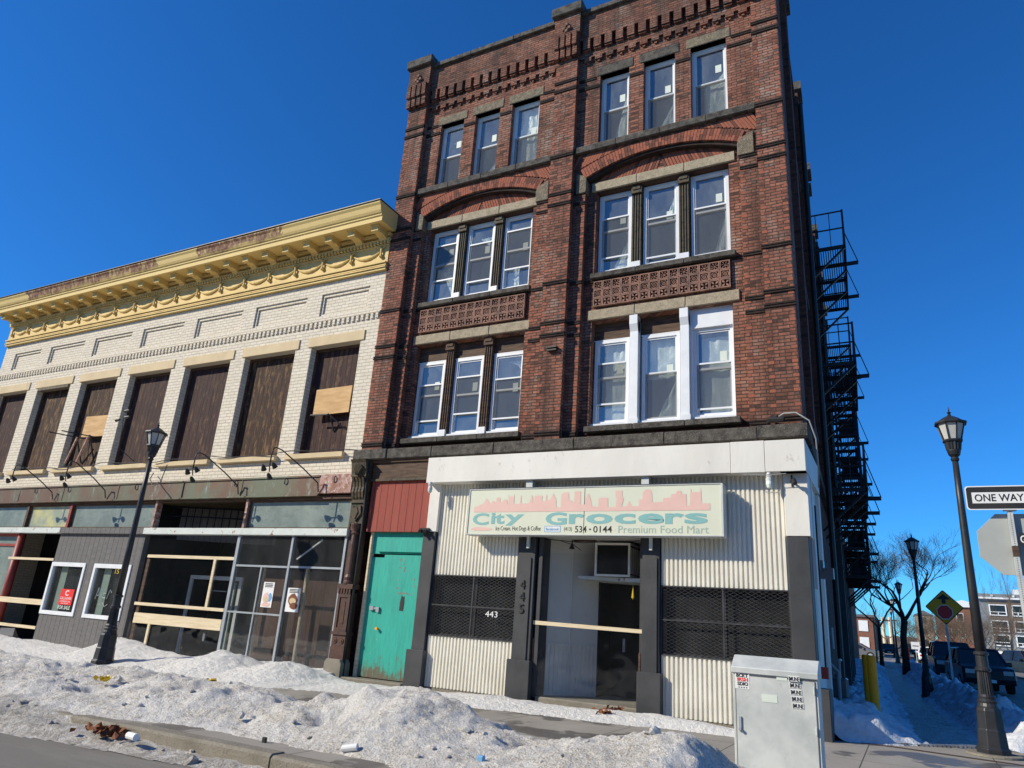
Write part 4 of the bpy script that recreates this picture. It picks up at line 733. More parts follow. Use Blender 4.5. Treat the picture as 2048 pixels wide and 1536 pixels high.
def ply(a,b,z0,z1,sk): 
    m=MB(); m.raw([(a,.10,z0),(b,.10,z0+sk),(b,.10,z1+sk),(a,.10,z1),(a,.12,z0),(b,.12,z0+sk),(b,.12,z1+sk),(a,.12,z1)],[(0,1,2,3),(7,6,5,4),(0,4,5,1),(3,2,6,7),(0,3,7,4),(1,5,6,2)]); P('plywood_board',m,M['ply'],YB)
    m=MB(); 
    for x in (a+.25,b-.25): m.box(x,x+.06,.12,.27,z0+.1,z1-.1)
    P('board_spacer',m,M['dark_wood'],YB)
ply(-12.60,-11.46,5.90,6.58,.02); ply(-22.1,-21.02,5.90,6.56,-.02)
m=MB(); m.bar((-12.0,.1,5.86),(-11.98,.25,5.5),.03); m.bar((-12.55,-.02,5.88),(-12.0,-.02,5.86),.03); m.bar((-11.98,-.02,5.88),(-11.55,.2,5.5),.025); P('iron_bracket',m,M['dark_metal'],YB)
for x in (-22.0,-21.35):
    m=MB(); m.bar((x-.7,-.55,5.93),(x+.1,.25,5.85),.03); m.bar((x,-.1,5.88),(x,.25,5.1),.035); P('iron_bracket',m,M['dark_metal'],YB)
for x in (-21.85,-21.3): m=MB(); m.bar((x,-.15,5.82),(x-.28,-.15,5.0),.045); P('rusted_strut',m,M['pinkrust'],YB)
# frieze and cornice
m=MB(); m.wall(XL,XR,9.60,10.62,-.02,.45)
for (z,y,h) in ((9.60,-.06,.05),(9.66,-.09,.03),(9.72,-.07,.03),(9.78,-.10,.04),(10.30,-.05,.04)): m.box(XL,XR,y,-.019,z,z+h)
m.box(XL-.02,XL,-.02,.4,9.6,10.6)
P('frieze',m,M['yellow_paint'],YB)
m=MB(); m.box(XL-.05,XR+.03,-.10,0,10.44,10.48); m.box(XL-.05,XR+.03,-.13,0,10.56,10.64); xx=XL
while xx<XR: m.box(xx,xx+.06,-.10,-.04,10.35,10.44); xx+=.11
P('frieze_dentils',m,M['yellow_paint'],YB)
m=MB(); n=17
for i in range(n+1):
    xa=XL+.25+i*.985
    if xa>XR: break
    m.tube([(xa,-.03,10.26),(xa,-.07,10.2),(xa,-.07,10.0)],[.02,.035,.012],6); m.lathe(xa,-.06,[(.01,9.94),(.05,9.98),(.05,10.03),(.02,10.08)],7)
    m.tube([(xa-.1,-.05,10.28),(xa,-.06,10.23),(xa+.1,-.05,10.28)],.018,5)
    if i<n and xa+.985<XR+.1:
        N_=12; pts=[];rs=[]
        for j in range(N_+1):
            t=j/N_; pts.append((xa+.985*t,-.03,10.20-.24*4*t*(1-t)*.8)); rs.append(.012+.032*math.sin(math.pi*t)*(1+.18*(j%2)))
        m.tube(pts,rs,8)
P('garland',m,M['yellow_paint'],YB)
mods=[-10.98-.767*i for i in range(23)]
for x in mods:
    m=MB(); m.prism([(-.02,10.64),(-.02,10.46),(-.10,10.44),(-.16,10.50),(-.30,10.53),(-.38,10.49),(-.46,10.52),(-.47,10.64)],x-.11,x+.11,'x'); m.box(x-.13,x+.13,-.50,-.01,10.64,10.675); P('modillion',m,M['yellow_paint'],YB)
m=MB(); m.prism([(0,10.675),(-.60,10.675),(-.60,10.80),(-.63,10.82),(-.63,10.86),(-.66,10.88),(-.69,10.94),(-.72,11.06),(-.76,11.12),(-.76,11.17),(.2,11.17),(.2,10.675)],XL-.25,XR+.13,'x'); P('cornice',m,M['cornice_top'],YB)
m=MB(); m.box(XL-.3,XR+.15,-.79,.5,11.172,11.195); P('cornice_flashing',m,M['dark_metal'],YB)
DM=MB(); DM.lathe(-14.0,3.3,[(1.0,10.9),(1.0,11.9),(.9,12.1),(.65,12.25),(.3,12.32),(.05,12.34)],20); T('roof_dome',DM,M['white_panel'],'white domed vent cap on the roof behind the yellow cornice','roof vent',smooth=True)
# copper fascia
m=MB(); m.box(XL,-11.83,-.10,.2,3.86,4.31); m.box(XL,-11.83,-.13,.1,4.29,4.33); m.box(XL,-11.83,-.13,.1,3.84,3.87)
for x in (-24.2,-21.9,-19.3,-16.6,-14.4): m.box(x,x+.03,-.112,-.1,3.87,4.29)
P('copper_fascia',m,M['copper'],YB); P('fascia_end',MB().box(-11.825,-10.86,-.11,.2,3.90,4.34),M['pinkrust'],YB)
for x in (-23.3,-21.6,-18.5,-14.6,-12.9,-11.35): m=MB(); m.tube([(x,-.1,4.3),(x,-.15,4.27),(x,-.15,4.2),(x-.02,-.12,4.14)],.014,6); P('iron_hook',m,M['dark_metal'],YB)
m=MB(); m.box(XL,-10.85,-.02,.2,3.78,3.86); P('transom_head',m,M['dark_wood'],YB)
# transoms
def trans(a,b,mt,lab=None): 
    m=MB(); m.wall(a,b,3.09,3.79,.03,.12,[(a+.04,b-.04,3.13,3.74)]); w_=P('transom_window',m,M['dark_wood'],YB,label=lab); P('pane',MB().box(a+.04,b-.04,.07,.08,3.13,3.74),mt,w_)
trans(-14.12,-10.86,M['transom']); trans(-21.38,-17.64,M['transom']); trans(-23.58,-21.48,M['yellowglass'],'transom with yellow stained glass'); trans(-25.8,-23.68,M['transom']); trans(-28,-25.9,M['transom'])
for x in (-21.43,-23.63,-25.85): P('transom_post',MB().box(x-.05,x+.05,-.02,.12,3.08,3.8),M['redpaint'] if x>-22 else M['dark_wood'],YB)
for x in (-14.17,-17.6): P('transom_post',MB().box(x-.035,x+.035,-.03,.14,3.08,3.82),M['pinkrust'],YB)
P('white_bar',MB().box(-17.8,-10.8,-.10,.1,2.93,3.09),M['peel_white'],YB,bevel=.006); P('white_bar',MB().box(XL,-21.55,-.10,.1,2.93,3.09),M['peel_white'],YB,bevel=.006); P('gray_bar',MB().box(-21.547,-17.803,-.09,.1,2.93,3.09),M['siding'],YB)
# open recess above bar between -17.6 and -14.15
m=MB(); m.box(-17.6,-14.15,.0,2.4,3.80,3.86); P('slatted_soffit',m,M['dark_wood'],YB)
m=MB(); 
for i in range(24): m.box(-17.6+i*.145,-17.55+i*.145,.05,2.4,3.775,3.80)
P('soffit_slat',m,M['green_iron'],YB,kind=None)
m=MB()
for i in range(13): x=-17.5+i*.2; m.box(x,x+.02,.45+.07*i,.47+.07*i,3.1,3.78)
m.bar((-17.55,.46,3.5),(-14.9,1.36,3.5),.04); m.bar((-17.55,.46,3.74),(-14.9,1.36,3.74),.04); P('iron_bars',m,M['carpaint'],YB)
m=MB(); m.raw([(-17.6,.8,2.9),(-15.0,1.9,2.9),(-15.0,1.9,3.8),(-17.6,.8,3.8)],[(0,1,2,3)]); P('recess_wall',m,M['siding'],YB)
P('recess_back',MB().box(-17.6,-10.9,2.4,2.5,0,3.8),M['dark_int'],YB)
# gray sided panel with two white windows
m=MB(); m.wall(-21.62,-17.80,-.2,2.93,.0,.15,[(-21.60,-20.06,.72,2.09),(-19.63,-18.08,.72,2.10)]); P('siding_panel',m,M['siding'],YB)
for (a,b) in ((-21.60,-20.06),(-19.63,-18.08)):
    m=MB(); m.wall(a-.02,b+.02,.70,2.12,-.03,.06,[(a+.07,b-.07,.80,2.01)]); w_=P('shop_window',m,M['white_frame'],YB); P('pane',MB().face((a+.07,.03,.8),(b-.07,.03,.8),(b-.07,.03,2.01),(a+.07,.03,2.01)),M['shopglass'],w_); P('inner_board',MB().box(a+.25,a+.55,.14,.145,.80,2.01),M['grayteal'],w_); P('dark_backing',MB().box(a+.0,b,.22,.25,.7,2.1),M['dark_int'],w_)
# for sale poster
PO=E('for_sale_poster',(-20.62,.0,.84),'red and white FOR SALE poster in the left white framed shop window','poster')
P('red_panel',MB().box(-20.92,-20.32,.018,.026,.98,1.40),M['pred'],PO); text('lettering','GALLAGHER',-20.88,-20.36,1.12,1.19,.018,M['pwhite'],PO); text('lettering','COMMERCIAL',-20.86,-20.38,1.05,1.09,.018,M['pwhite'],PO); text('lettering','REAL ESTATE',-20.78,-20.46,1.0,1.03,.018,M['pwhite'],PO); text('lettering','FOR SALE',-20.9,-20.34,.86,.96,.024,M['sticker'],PO,bold=.01); text('lettering','C',-20.70,-20.54,1.22,1.37,.018,M['pwhite'],PO,bold=.02)
m=MB()
for pts in ([(-19.33,1.2),(-19.26,1.5),(-19.2,1.28),(-19.28,1.3)],[(-19.14,1.25),(-19.1,1.48)],[(-19.02,1.24),(-19.02,1.46)],[(-19.02,1.24),(-18.9,1.24)],[(-19.02,1.35),(-18.92,1.36)],[(-18.84,1.22),(-18.76,1.46),(-18.68,1.38)],[(-19.1,1.05),(-18.98,1.12),(-18.86,1.02),(-18.75,1.08)]): m.tube([(x,.02,z) for x,z in pts],.008,4)
P('graffiti_scrawl',m,M['sticker'],YB)
# boarded opening at left
P('red_pole',MB().tube([(-23.76,.1,2.93),(-23.76,.1,-.2)],.11,12),M['redpaint'],YB,smooth=True)
m=MB(); m.wall(-26,-23.85,1.0,2.93,.1,.2,[(-25.9,-23.95,2.62,2.84),(-25.9,-23.95,1.1,2.55)]); P('red_window_frame',m,M['redpaint'],YB); P('dusty_pane',MB().box(-25.9,-23.9,.14,.15,1.0,2.85),M['transom'],YB)
for z,h in ((2.15,.07),(.92,.15),(.27,.08)): P('wood_rail',MB().box(-23.95,-21.62,-.02,.03,z,z+h),M['lumber'],YB)
P('wood_rail',MB().box(-26,-23.9,-.02,.03,.98,1.1),M['lumber'],YB); P('wood_rail',MB().box(-26,-23.9,-.02,.03,.3,.37),M['lumber'],YB)
P('shop_interior',MB().box(-28,-21.6,3.0,3.1,-.3,3.8).box(-21.66,-21.62,.1,3.0,-.3,3.8).box(-28,-10.9,.2,3.1,-.32,-.28).box(-28,-10.9,.2,3.1,3.86,3.9).box(-17.9,-17.8,.15,2.5,-.3,3.8).box(-10.95,-10.85,.1,2.5,-.3,3.8),M['dark_int'],YB)
P('inner_door_frame',MB().wall(-17.2,-15.2,.0,2.0,1.2,1.25,[(-17.1,-15.3,-.01,1.9)]),M['sign_frame'],YB); P('inner_door_frame',MB().box(-15.55,-15.45,1.22,1.26,0,1.85),M['grayteal'],YB)
P('strip_light',MB().box(-16.9,-16.2,1.6,1.63,1.62,1.64),M['pwhite'],YB)
# boarded lumber opening
for (a,b,z,h,d) in ((-17.5,-14.27,2.33,.075,0),(-17.6,-14.3,1.13,.075,0),(-17.5,-14.3,.70,.25,0)): P('wood_rail',MB().box(a,b,-.02,.025,z,z+h),M['lumber'],YB)
P('wood_stud',MB().box(-14.97,-14.89,-.018,.02,1.206,2.33),M['lumber'],YB); P('wood_stud',MB().box(-16.9,-16.82,-.018,.02,-.1,.70),M['lumber'],YB); P('wood_stud',MB().box(-17.55,-17.44,.03,.08,-.1,2.3),M['dark_wood'],YB)
P('clear_plastic_sheet',MB().face((-17.7,.03,-.1),(-14.3,.03,-.1),(-14.3,.03,2.93),(-17.7,.03,2.93)),M['plexi'],YB)
# metal framed shop glazing at right
for (x,wd) in ((-12.45,.06),(-10.86,.06),(-14.22,.09)): sf=P('glazing_post',MB().box(x-wd/2,x+wd/2,-.03,.05,-.05,2.93),M['silver'],YB)
m=MB(); m.box(-14.17,-12.48,-.02,.03,2.19,2.235); m.box(-12.42,-10.89,-.02,.03,2.2,2.245); m.box(-14.17,-12.48,-.02,.03,1.13,1.17); m.box(-13.335,-13.295,-.018,.028,.1,2.19); m.box(-14.17,-10.89,-.02,.04,-.05,.06); P('glazing_bar',m,M['silver'],sf)
P('pane',MB().face((-14.17,.0,0),(-10.89,0,0),(-10.89,0,2.93),(-14.17,0,2.93)),M['shopglass'],sf)
P('brown_inner_wall',MB().box(-14.2,-10.9,.9,.95,-.1,2.2),M['brown_int'],YB); P('inner_stud',MB().box(-12.0,-11.93,.08,.14,0,2.2).box(-13.3,-13.25,.06,.1,0,2.2),M['lumber'],YB); P('stall_riser',MB().box(-14.2,-10.82,-.04,.1,-.3,-.05),M['kerb'],YB)
P('snapped_rod',MB().bar((-12.3,.05,2.4),(-11.6,.05,2.85),.03),M['pwhite'],YB)
def poster(x0,x1,z0,z1,cols,label,seed):
    t=E('poster',((x0+x1)/2,-.02,z0),label,'poster'); P('paper',MB().box(x0,x1,-.012,-.008,z0,z1),M['pwhite'],t); r=random.Random(seed); W=x1-x0;H=z1-z0
    for i,(c,a,b,cc,d) in enumerate(cols): m=MB(); m.prism([(x0+W*(a+(b-a)*(.5+.5*math.cos(j*.7)*(.8+.2*r.random()))),z0+H*(cc+(d-cc)*(.5+.5*math.sin(j*.7)*(.8+.2*r.random())))) for j in range(9)],-.016-i*.001,-.0121); P('printed_shape',m,M[c],t)
    for i in range(3): m=MB(); m.box(x0+W*.15,x1-W*.15,-.0165,-.0121,z0+H*(.8+.06*i),z0+H*(.83+.06*i)); P('printed_line',m,M['ink'],t)
poster(-13.14,-12.80,1.30,1.86,[('pink',.05,.95,.02,.2),('fbblue',.55,.95,.2,.6),('pink',.1,.7,.15,.6),('lintel',.25,.65,.2,.45)],'white flyer with pink and blue figures taped inside the narrow shop pane',1)
poster(-12.36,-11.97,1.24,1.76,[('leaves',.1,.9,.2,.8),('lintel',.2,.8,.3,.6),('leaves',.3,.95,.1,.4)],'white flyer with a brown picture taped to the wide shop pane',2)
# flood lights on bent arms
def gooseneck(x,dx,label,hasn=3):
    t=E('gooseneck_light',(x,-.1,3.92),label,'light','flood lights on bent arms over the tan shopfront'); xa=x+dx
    m=MB(); m.tube([(x,-.13,3.92),(x+.01,-.2,4.12),(x+dx*.35,-.45,4.42),(x+dx*.8,-.85,4.78),(x+dx*.95,-.93,4.83),(xa,-.98,4.80),(xa+.0,-1.0,4.70),(xa,-1.0,4.40)],.016,6); P('arm',m,M['dark_metal'],t,smooth=True)
    for (u,v,zz) in ((-.19,.0,.0),(.15,-.02,.03),(.0,.03,-.2))[:hasn]:
        m=MB(); m.tube([(xa,-1.0,4.38),(xa+u*.6,-1.0+v,4.37+zz*.6)],.014,5); a=Vector((xa+u,-1.0+v,4.36+zz)); d=Vector((u*1.2,.5,-.6)).normalized(); m.tube([a-d*.06,a-d*.02,a+d*.07,a+d*.08],[.025,.045,.062,.064],10); P('lamp_head',m,M['dark_metal'],t)
gooseneck(-11.80,-.78,'bent-arm flood light nearest the pink rusted fascia end')
gooseneck(-14.43,-.75,'bent-arm flood light left of the pair over the open recess'); gooseneck(-19.75,-.66,'bent-arm flood light below the window with iron brackets')
gooseneck(-22.3,-.8,'bent-arm flood light nearest the left edge of the photo',2)
m=MB(); m.tube([(-18.0,-.05,4.6),(-17.6,-.4,4.35),(-17.2,-.55,4.12),(-17.0,-.5,4.2),(-16.95,-.45,4.7)],.014,6); m.tube([(-18.95,-.05,4.95),(-19.3,-.4,5.3),(-19.2,-.5,5.9),(-19.1,-.6,6.1)],.013,6)
for p in ((-19.3,-.62,6.05),(-18.9,-.62,6.1),(-19.0,-.6,6.3)): m.tube([(p[0]-.08,p[1],p[2]),(p[0]+.08,p[1],p[2]+.02)],[.05,.03],8)
T('bent_light_arm',m,M['grille'],'twisted upturned light arm seen left of the near left lantern','light')
m=MB(); pts=[]
for i in range(41):
    t=i/40; x=-25+14.2*t; pts.append((x,-.11-.03*math.sin(t*40),4.92+.03*math.sin(t*23)+.02*math.sin(t*61)))
m.tube(pts,.012,5); P('loose_cable',m,M['dark_metal'],YB)
# ------------------------------------------------------------------ ground, road, kerbs
def sheet_grid(xs,ys,zf):
    X,Y=np.meshgrid(xs,ys); Z=zf(X,Y); nx,ny=len(xs),len(ys); v=np.stack([X.ravel(),Y.ravel(),Z.ravel()],1)
    i=np.arange(nx-1)[None,:]+np.arange(ny-1)[:,None]*nx; f=np.stack([i.ravel(),i.ravel()+1,i.ravel()+nx+1,i.ravel()+nx],1); return v,f
def fastmesh(name,v,f,mat,smooth=True,parent=None,org=(0,0,0)):
    me=bpy.data.meshes.new(name); v=v-np.array(org); me.vertices.add(len(v)); me.vertices.foreach_set('co',v.astype(np.float32).ravel())
    me.loops.add(f.size); me.loops.foreach_set('vertex_index',f.ravel().astype(np.int32)); me.polygons.add(len(f)); me.polygons.foreach_set('loop_start',np.arange(0,f.size,4,dtype=np.int32)); me.polygons.foreach_set('loop_total',np.full(len(f),4,dtype=np.int32))
    me.polygons.foreach_set('use_smooth',np.full(len(f),smooth)); me.update(calc_edges=True); me.validate(); me.materials.append(mat); o=bpy.data.objects.new(name,me); COL.objects.link(o); o.location=org; return o
v,f=sheet_grid(np.concatenate([np.linspace(-900,-60,8),np.linspace(-50,50,41),np.linspace(60,900,8)]),np.concatenate([np.linspace(-600,-40,6),np.linspace(-30,160,80),np.linspace(200,1500,8)]),lambda x,y:gz(x,y)-.16)
tag(fastmesh('road',v,f,M['asphalt']),kind='structure')
v,f=sheet_grid(np.linspace(-34,1.7,60),np.linspace(-6.88,.25,8),lambda x,y:gz(x,y)); tag(fastmesh('sidewalk',v,f,M['walk']),kind='structure')
KX=lambda y: 1.95-.034*y
m=MB()
for i in range(70):
    y=.25+2*i; m.face((-1.4-.045*y,y,gzf(0,y)),(KX(y),y,gzf(0,y)),(KX(y+2),y+2,gzf(0,y+2)),(-1.4-.045*(y+2),y+2,gzf(0,y+2)))
m.face((1.7,-6.88,0),(2.0,-6.88,0),(1.95,.25,0),(1.7,.25,0)); P('side_sidewalk',m,M['walk']); tag(bpy.data.objects['side_sidewalk'],kind='structure')
m=MB(); x=-33
kr=random.Random(5)
while x<1.9:
    L=kr.uniform(1.5,2.3); g=gzf(x,-7); a,b=x+.012,x+L-.012; dz=kr.uniform(-.012,.012); dy=kr.uniform(-.01,.01); n=6
    for i in range(n):
        u,v_=a+(b-a)*i/n,a+(b-a)*(i+1)/n; 
        e=lambda q:(kr.random()-.5)*.0
        m.prism([(-7.05+dy,g-.3),(-6.86+dy,g-.3),(-6.86+dy,g+.006+dz),(-7.02+dy,g+.006+dz),(-7.045+dy,g-.02+dz)],u,v_,'x')
    x+=L
KB=P('kerb',m,M['kerb'],None); tag(KB,kind='structure')
m=MB()
for i in range(50):
    y=-6.8+2.2*i; a,b=(KX(max(y,0))+.02,KX(max(y+2.18,0))+.02); g=gzf(0,y); m.raw([(a,y,g-.3),(a+.17,y,g-.3),(a+.17,y,g+.006),(a,y,g+.006),(b,y+2.18,g-.3),(b+.17,y+2.18,g-.3),(b+.17,y+2.18,g+.006),(b,y+2.18,g+.006)],[(0,1,2,3),(7,6,5,4),(0,4,5,1),(3,2,6,7),(0,3,7,4),(1,5,6,2)])
tag(P('side_kerb',m,M['kerb']),kind='structure')
m=MB(); m.raw([(-1.1,.30,.006),(-.3,.24,.006),(1.9,-.16,.006),(1.9,-.04,.006),(-.3,.36,.006),(-1.1,.42,.006)],[(0,1,4,5),(1,2,3,4)]); tag(P('paver_strip',m,M['redbrickstrip']),kind='structure')
# ------------------------------------------------------------------ snow
def interp(x,T): return np.interp(x,[t[0] for t in T],[t[1] for t in T])
T1=[(-34,.30),(-26,.32),(-20,.34),(-16,.36),(-14,.34),(-12.5,.34),(-11.1,.37),(-9.9,.33),(-8.6,.30),(-7.3,.28),(-6.9,.24),(-6.3,.33),(-5.6,.44),(-5.22,.53),(-5.0,.57),(-4.75,.53),(-4.43,.42),(-4.0,.24),(-3.6,.17),(-3.2,.24),(-2.7,.32),(-2.2,.40),(-1.85,.44),(-1.68,.34),(-1.5,.12),(-1.38,.0),(3,.0)]
T2=[(-34,.25),(-24,.2),(-21.4,.26),(-20,.15),(-18.9,.10),(-18.1,.16),(-17.2,.12),(-16.6,.18),(-16.15,.46),(-15.8,.42),(-15.3,.33),(-14.3,.24),(-13.2,.22),(-12.75,.42),(-12.3,.42),(-11.7,.22),(-11.2,.30),(-10.9,.36),(-10.5,.28),(-10.1,.12),(-9.7,.05),(-9.2,.06),(-8.8,.04),(-8.3,.10),(-7.6,.06),(-6.5,.11),(-5.6,.10),(-5.0,.09),(-4.2,.12),(-3.3,.12),(-2.6,.09),(-2.1,.05),(-1.5,-.02),(3,-.1)]
def smooth(t): t=np.clip(t,0,1); return t*t*(3-2*t)
def snowh(x,y):
    n1=fbm(x*.9+3,y*.9,5,.55); n2=fbm(x*3.1+9,y*3.1,5,.6); n3=fbm(x*13,y*13,4,.6); n4=fbm(x*.45,y*.35+40,3)
    H=interp(x,T1); yc=-5.15+.35*n4
    yb=np.where(x<-6.5,-3.75,np.interp(x,[-6.5,-5,-3.5,-1.5],[-3.75,-3.9,-4.2,-3.6]))+.25*n1
    yf=np.interp(x,[-34,-9.4,-8.9,-8.2,-7.2,-5.5,-4.4,-3.9,-2],[-7.6,-7.6,-7.15,-6.95,-6.62,-6.55,-6.62,-6.9,-7.3])+.16*n1+.06*n2
    pf=smooth((y-yf)/(yc-yf)); pb=smooth((yb-y)/(yb-yc)); p=np.minimum(pf,pb)
    p=np.where(y<yc,pf**.62,pb**.8)
    rg=1-np.abs(fbm(x*2.3+50,y*2.3,4,.55))*2.2; H=H*.93; h1=H*p*(1+.25*n1)+p**.4*(.08*n1+.075*n2+.04*rg-.02)*np.minimum(1,H*6)+.026*n3*(p>0)-.02*(p<=0)
    H2=interp(x,T2); yc2=np.where(x<-9.8,-1.15,-.85); yf2=np.where(x<-9.8,-2.75,np.interp(x,[-9.8,-6,-2.5],[-2.4,-1.75,-1.15]))+.25*n1
    q=np.where(y<yc2,smooth((y-yf2)/(yc2-yf2))**.7,1-.5*smooth((y-yc2)/.8)); 
    h2=H2*q*(1+.15*n1)+q**.5*(.05*n2+.03*n1)*np.minimum(1,np.maximum(H2,0)*6)+.008*n3-.02*(q<=0)
    h2=np.where((x>-10.5)&(y>-.42),-.05,h2)
    h3=np.where(x<-7.9,0,0)
    # thin spill on the road in front of the kerb
    ys=np.interp(x,[-34,-9,-8,-6.6,-5.6,-4.9],[-8.0,-7.66,-7.52,-7.42,-7.34,-7.15])+.10*n1+.05*n2
    s=smooth((y-ys)/.3)*smooth((-6.98-y)/.06+ (x<-8.3)*2)*(x<-4.6); h4=-.16+s*(np.interp(x,[-9.5,-8.6,-7.6,-5],[.14,.12,.075,.05])+.045*n2+.014*n3+.03*n1)-.02*(s<=0)
    lowf=np.where(y<-6.93,-.3,-.03); h1=np.where(p<=0,lowf,h1); h2=np.where(q<=0,lowf,h2)
    return np.maximum(np.maximum(h1,h2),h4+0*x), s
xs=np.concatenate([np.arange(-30,-14,.07),np.arange(-14,-1.2,.035)]); ys=np.arange(-8.3,.02,.035)
X,Y=np.meshgrid(xs,ys); h,s_=snowh(X,Y); G=gz(X,Y); Z=G+h
mask=(h>.004)|((Y<-7.0)&(h>-.155))
# a few dug pits / lumps
for (cx,cy,r,d) in ((-8.1,-5.6,.28,.12),(-5.6,-5.4,.22,-.12),(-5.75,-5.85,.25,.16),(-9.4,-6.1,.5,.12),(-11,-5.9,.6,.12),(-5.1,-4.9,.22,-.06),(-4.7,-5.1,.2,-.06),(-7.6,-5.9,.2,-.1),(-3.3,-5.9,.3,-.08),(-6.3,-5.2,.2,-.09),(-6.6,-6.2,.3,.08)):
    Z=Z-d*np.exp(-((X-cx)**2+(Y-cy)**2)/(2*(r*.6)**2))*(h>.04)
v=np.stack([X.ravel(),Y.ravel(),Z.ravel()],1); nx=len(xs); ny=len(ys); i=np.arange(nx-1)[None,:]+np.arange(ny-1)[:,None]*nx
f=np.stack([i.ravel(),i.ravel()+1,i.ravel()+nx+1,i.ravel()+nx],1); mk=mask.ravel(); keep=mk[f].sum(1)>=1; f=f[keep]; u,inv=np.unique(f,return_inverse=True); v=v[u]; f=inv.reshape(-1,4)
CH=random.Random(21); cv=[]; cf=[]
ico=[(0,0,1),(.89,0,.45),(.28,.85,.45),(-.72,.53,.45),(-.72,-.53,.45),(.28,-.85,.45),(.72,.53,-.45),(-.28,.85,-.45),(-.89,0,-.45),(-.28,-.85,-.45),(.72,-.53,-.45),(0,0,-1)]
icf=[(0,1,2),(0,2,3),(0,3,4),(0,4,5),(0,5,1),(1,6,2),(2,7,3),(3,8,4),(4,9,5),(5,10,1),(2,6,7),(3,7,8),(4,8,9),(5,9,10),(1,10,6),(6,11,7),(7,11,8),(8,11,9),(9,11,10),(10,11,6)]
for i in range(170):
    cx_=CH.uniform(-14,-1.6); cy_=CH.choice((CH.uniform(-6.6,-3.9),CH.uniform(-6.9,-6.0),CH.uniform(-7.3,-7.0) if cx_<-6 else -5.5)); hh=float(snowh(np.array([[cx_]]),np.array([[cy_]]))[0][0][0])
    if hh<.01 and cy_>-6.95: continue
    if cy_<-6.95 and hh<-.15: continue
    r_=CH.uniform(.010,.035) if CH.random()<.92 else CH.uniform(.04,.08); b0=len(v)+len(cv); a_=CH.uniform(0,6.28); st=(CH.uniform(.6,1.4),CH.uniform(.6,1.3),CH.uniform(.35,.9))
    for p in ico: j=CH.uniform(.7,1.25); x_=p[0]*st[0]*j; y_=p[1]*st[1]*j; cv.append((cx_+r_*(x_*math.cos(a_)-y_*math.sin(a_)),cy_+r_*(x_*math.sin(a_)+y_*math.cos(a_)),gzf(cx_,cy_)+hh+r_*(p[2]*st[2]*j+.2)))
    cf+=[tuple(b0+q for q in t_)+(b0+t_[2],) for t_ in icf]
chunk_v,chunk_f=np.array(cv),[tuple(q-len(v) for q in t_[:3]) for t_ in cf]
mc=MB(); mc.raw(cv,chunk_f); co=T('snow_chunks',mc,M['snow'],'broken icy snow lumps scattered over the dirty snow bank','snow',kind='stuff')
tag(fastmesh('snow_bank',v,f,M['snow']),'dirty ploughed snow bank along the kerb and shopfronts','snow',kind='stuff')
def sidesnow(X,Y):
    n1=fbm(X*1.1+5,Y*.8,5,.55); n2=fbm(X*4,Y*3,5,.6); n3=fbm(X*14,Y*12,3,.6)
    lean=-.036*Y; xl=X-lean
    left=.32*smooth((.15-xl)/.8)*(1+.45*n1)+.03+.09*n2*smooth((.15-xl)/.4); left=np.where(xl>.2,-.05,left)
    right=.42*np.exp(-((xl-1.75)/.5)**2)*(1+.5*n1)+.10*n2*np.exp(-((xl-1.75)/.7)**2)
    right=right*smooth((Y-1.7)/1.2)
    right=right+.24*np.exp(-(((X-1.75)/.45)**2+((Y-1.9)/.6)**2))*(1+.3*n2)
    n4=1-np.abs(fbm(X*3.3+8,Y*2.6+4,4,.6))*2; h=np.maximum(left+.07*n2*(xl<.2)+.05*n4*(xl<.1)-.02,right*(1+.5*n2)+.10*n4*(right>.08))+.03*n3
    yst=np.interp(X,[-3,-1.2,-.6,-.27,.45,.85,3],[.0,.05,.32,.52,1.12,1.48,2.3])+.04*n2; e=smooth((Y-yst)/.25); return h*e-.03*(e<=0)-.0
xs=np.arange(-3.4,3.2,.06); ys=np.concatenate([np.arange(.2,8,.06),np.arange(8,45,.14)]); X,Y=np.meshgrid(xs,ys); h=sidesnow(X,Y); Z=gz(X,Y)+h
v=np.stack([X.ravel(),Y.ravel(),Z.ravel()],1); nx=len(xs); ny=len(ys); i=np.arange(nx-1)[None,:]+np.arange(ny-1)[:,None]*nx; f=np.stack([i.ravel(),i.ravel()+1,i.ravel()+nx+1,i.ravel()+nx],1)
keep=(h.ravel()>.02)[f].sum(1)>=1; f=f[keep]; u,inv=np.unique(f,return_inverse=True)
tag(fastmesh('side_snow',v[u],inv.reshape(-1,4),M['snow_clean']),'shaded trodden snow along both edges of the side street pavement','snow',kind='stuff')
def icef(x,y): n=fbm(x*2.5,y*7,5,.65); return gz(x,y)+.028+.02*n
xs=np.arange(-1.6,2.0,.06); ys=np.concatenate([np.arange(.3,10,.05),np.arange(10,40,.15)]); X,Y=np.meshgrid(xs,ys); Z=icef(X,Y); Z=Z-(Y<.03+np.interp(X,[-3,-1.2,-.6,-.27,.45,.85,3],[.0,.05,.32,.52,1.12,1.48,2.3])+.04*fbm(X*5,Y*5))*.1
Xs=X-.036*Y; v=np.stack([Xs.ravel(),Y.ravel(),Z.ravel()],1); nx=len(xs); ny=len(ys); i=np.arange(nx-1)[None,:]+np.arange(ny-1)[:,None]*nx; f=np.stack([i.ravel(),i.ravel()+1,i.ravel()+nx+1,i.ravel()+nx],1); f=f[(Z.ravel()>0)[f].sum(1)>=3]
tag(fastmesh('icy_path',v,f,M['ice']),kind='structure')
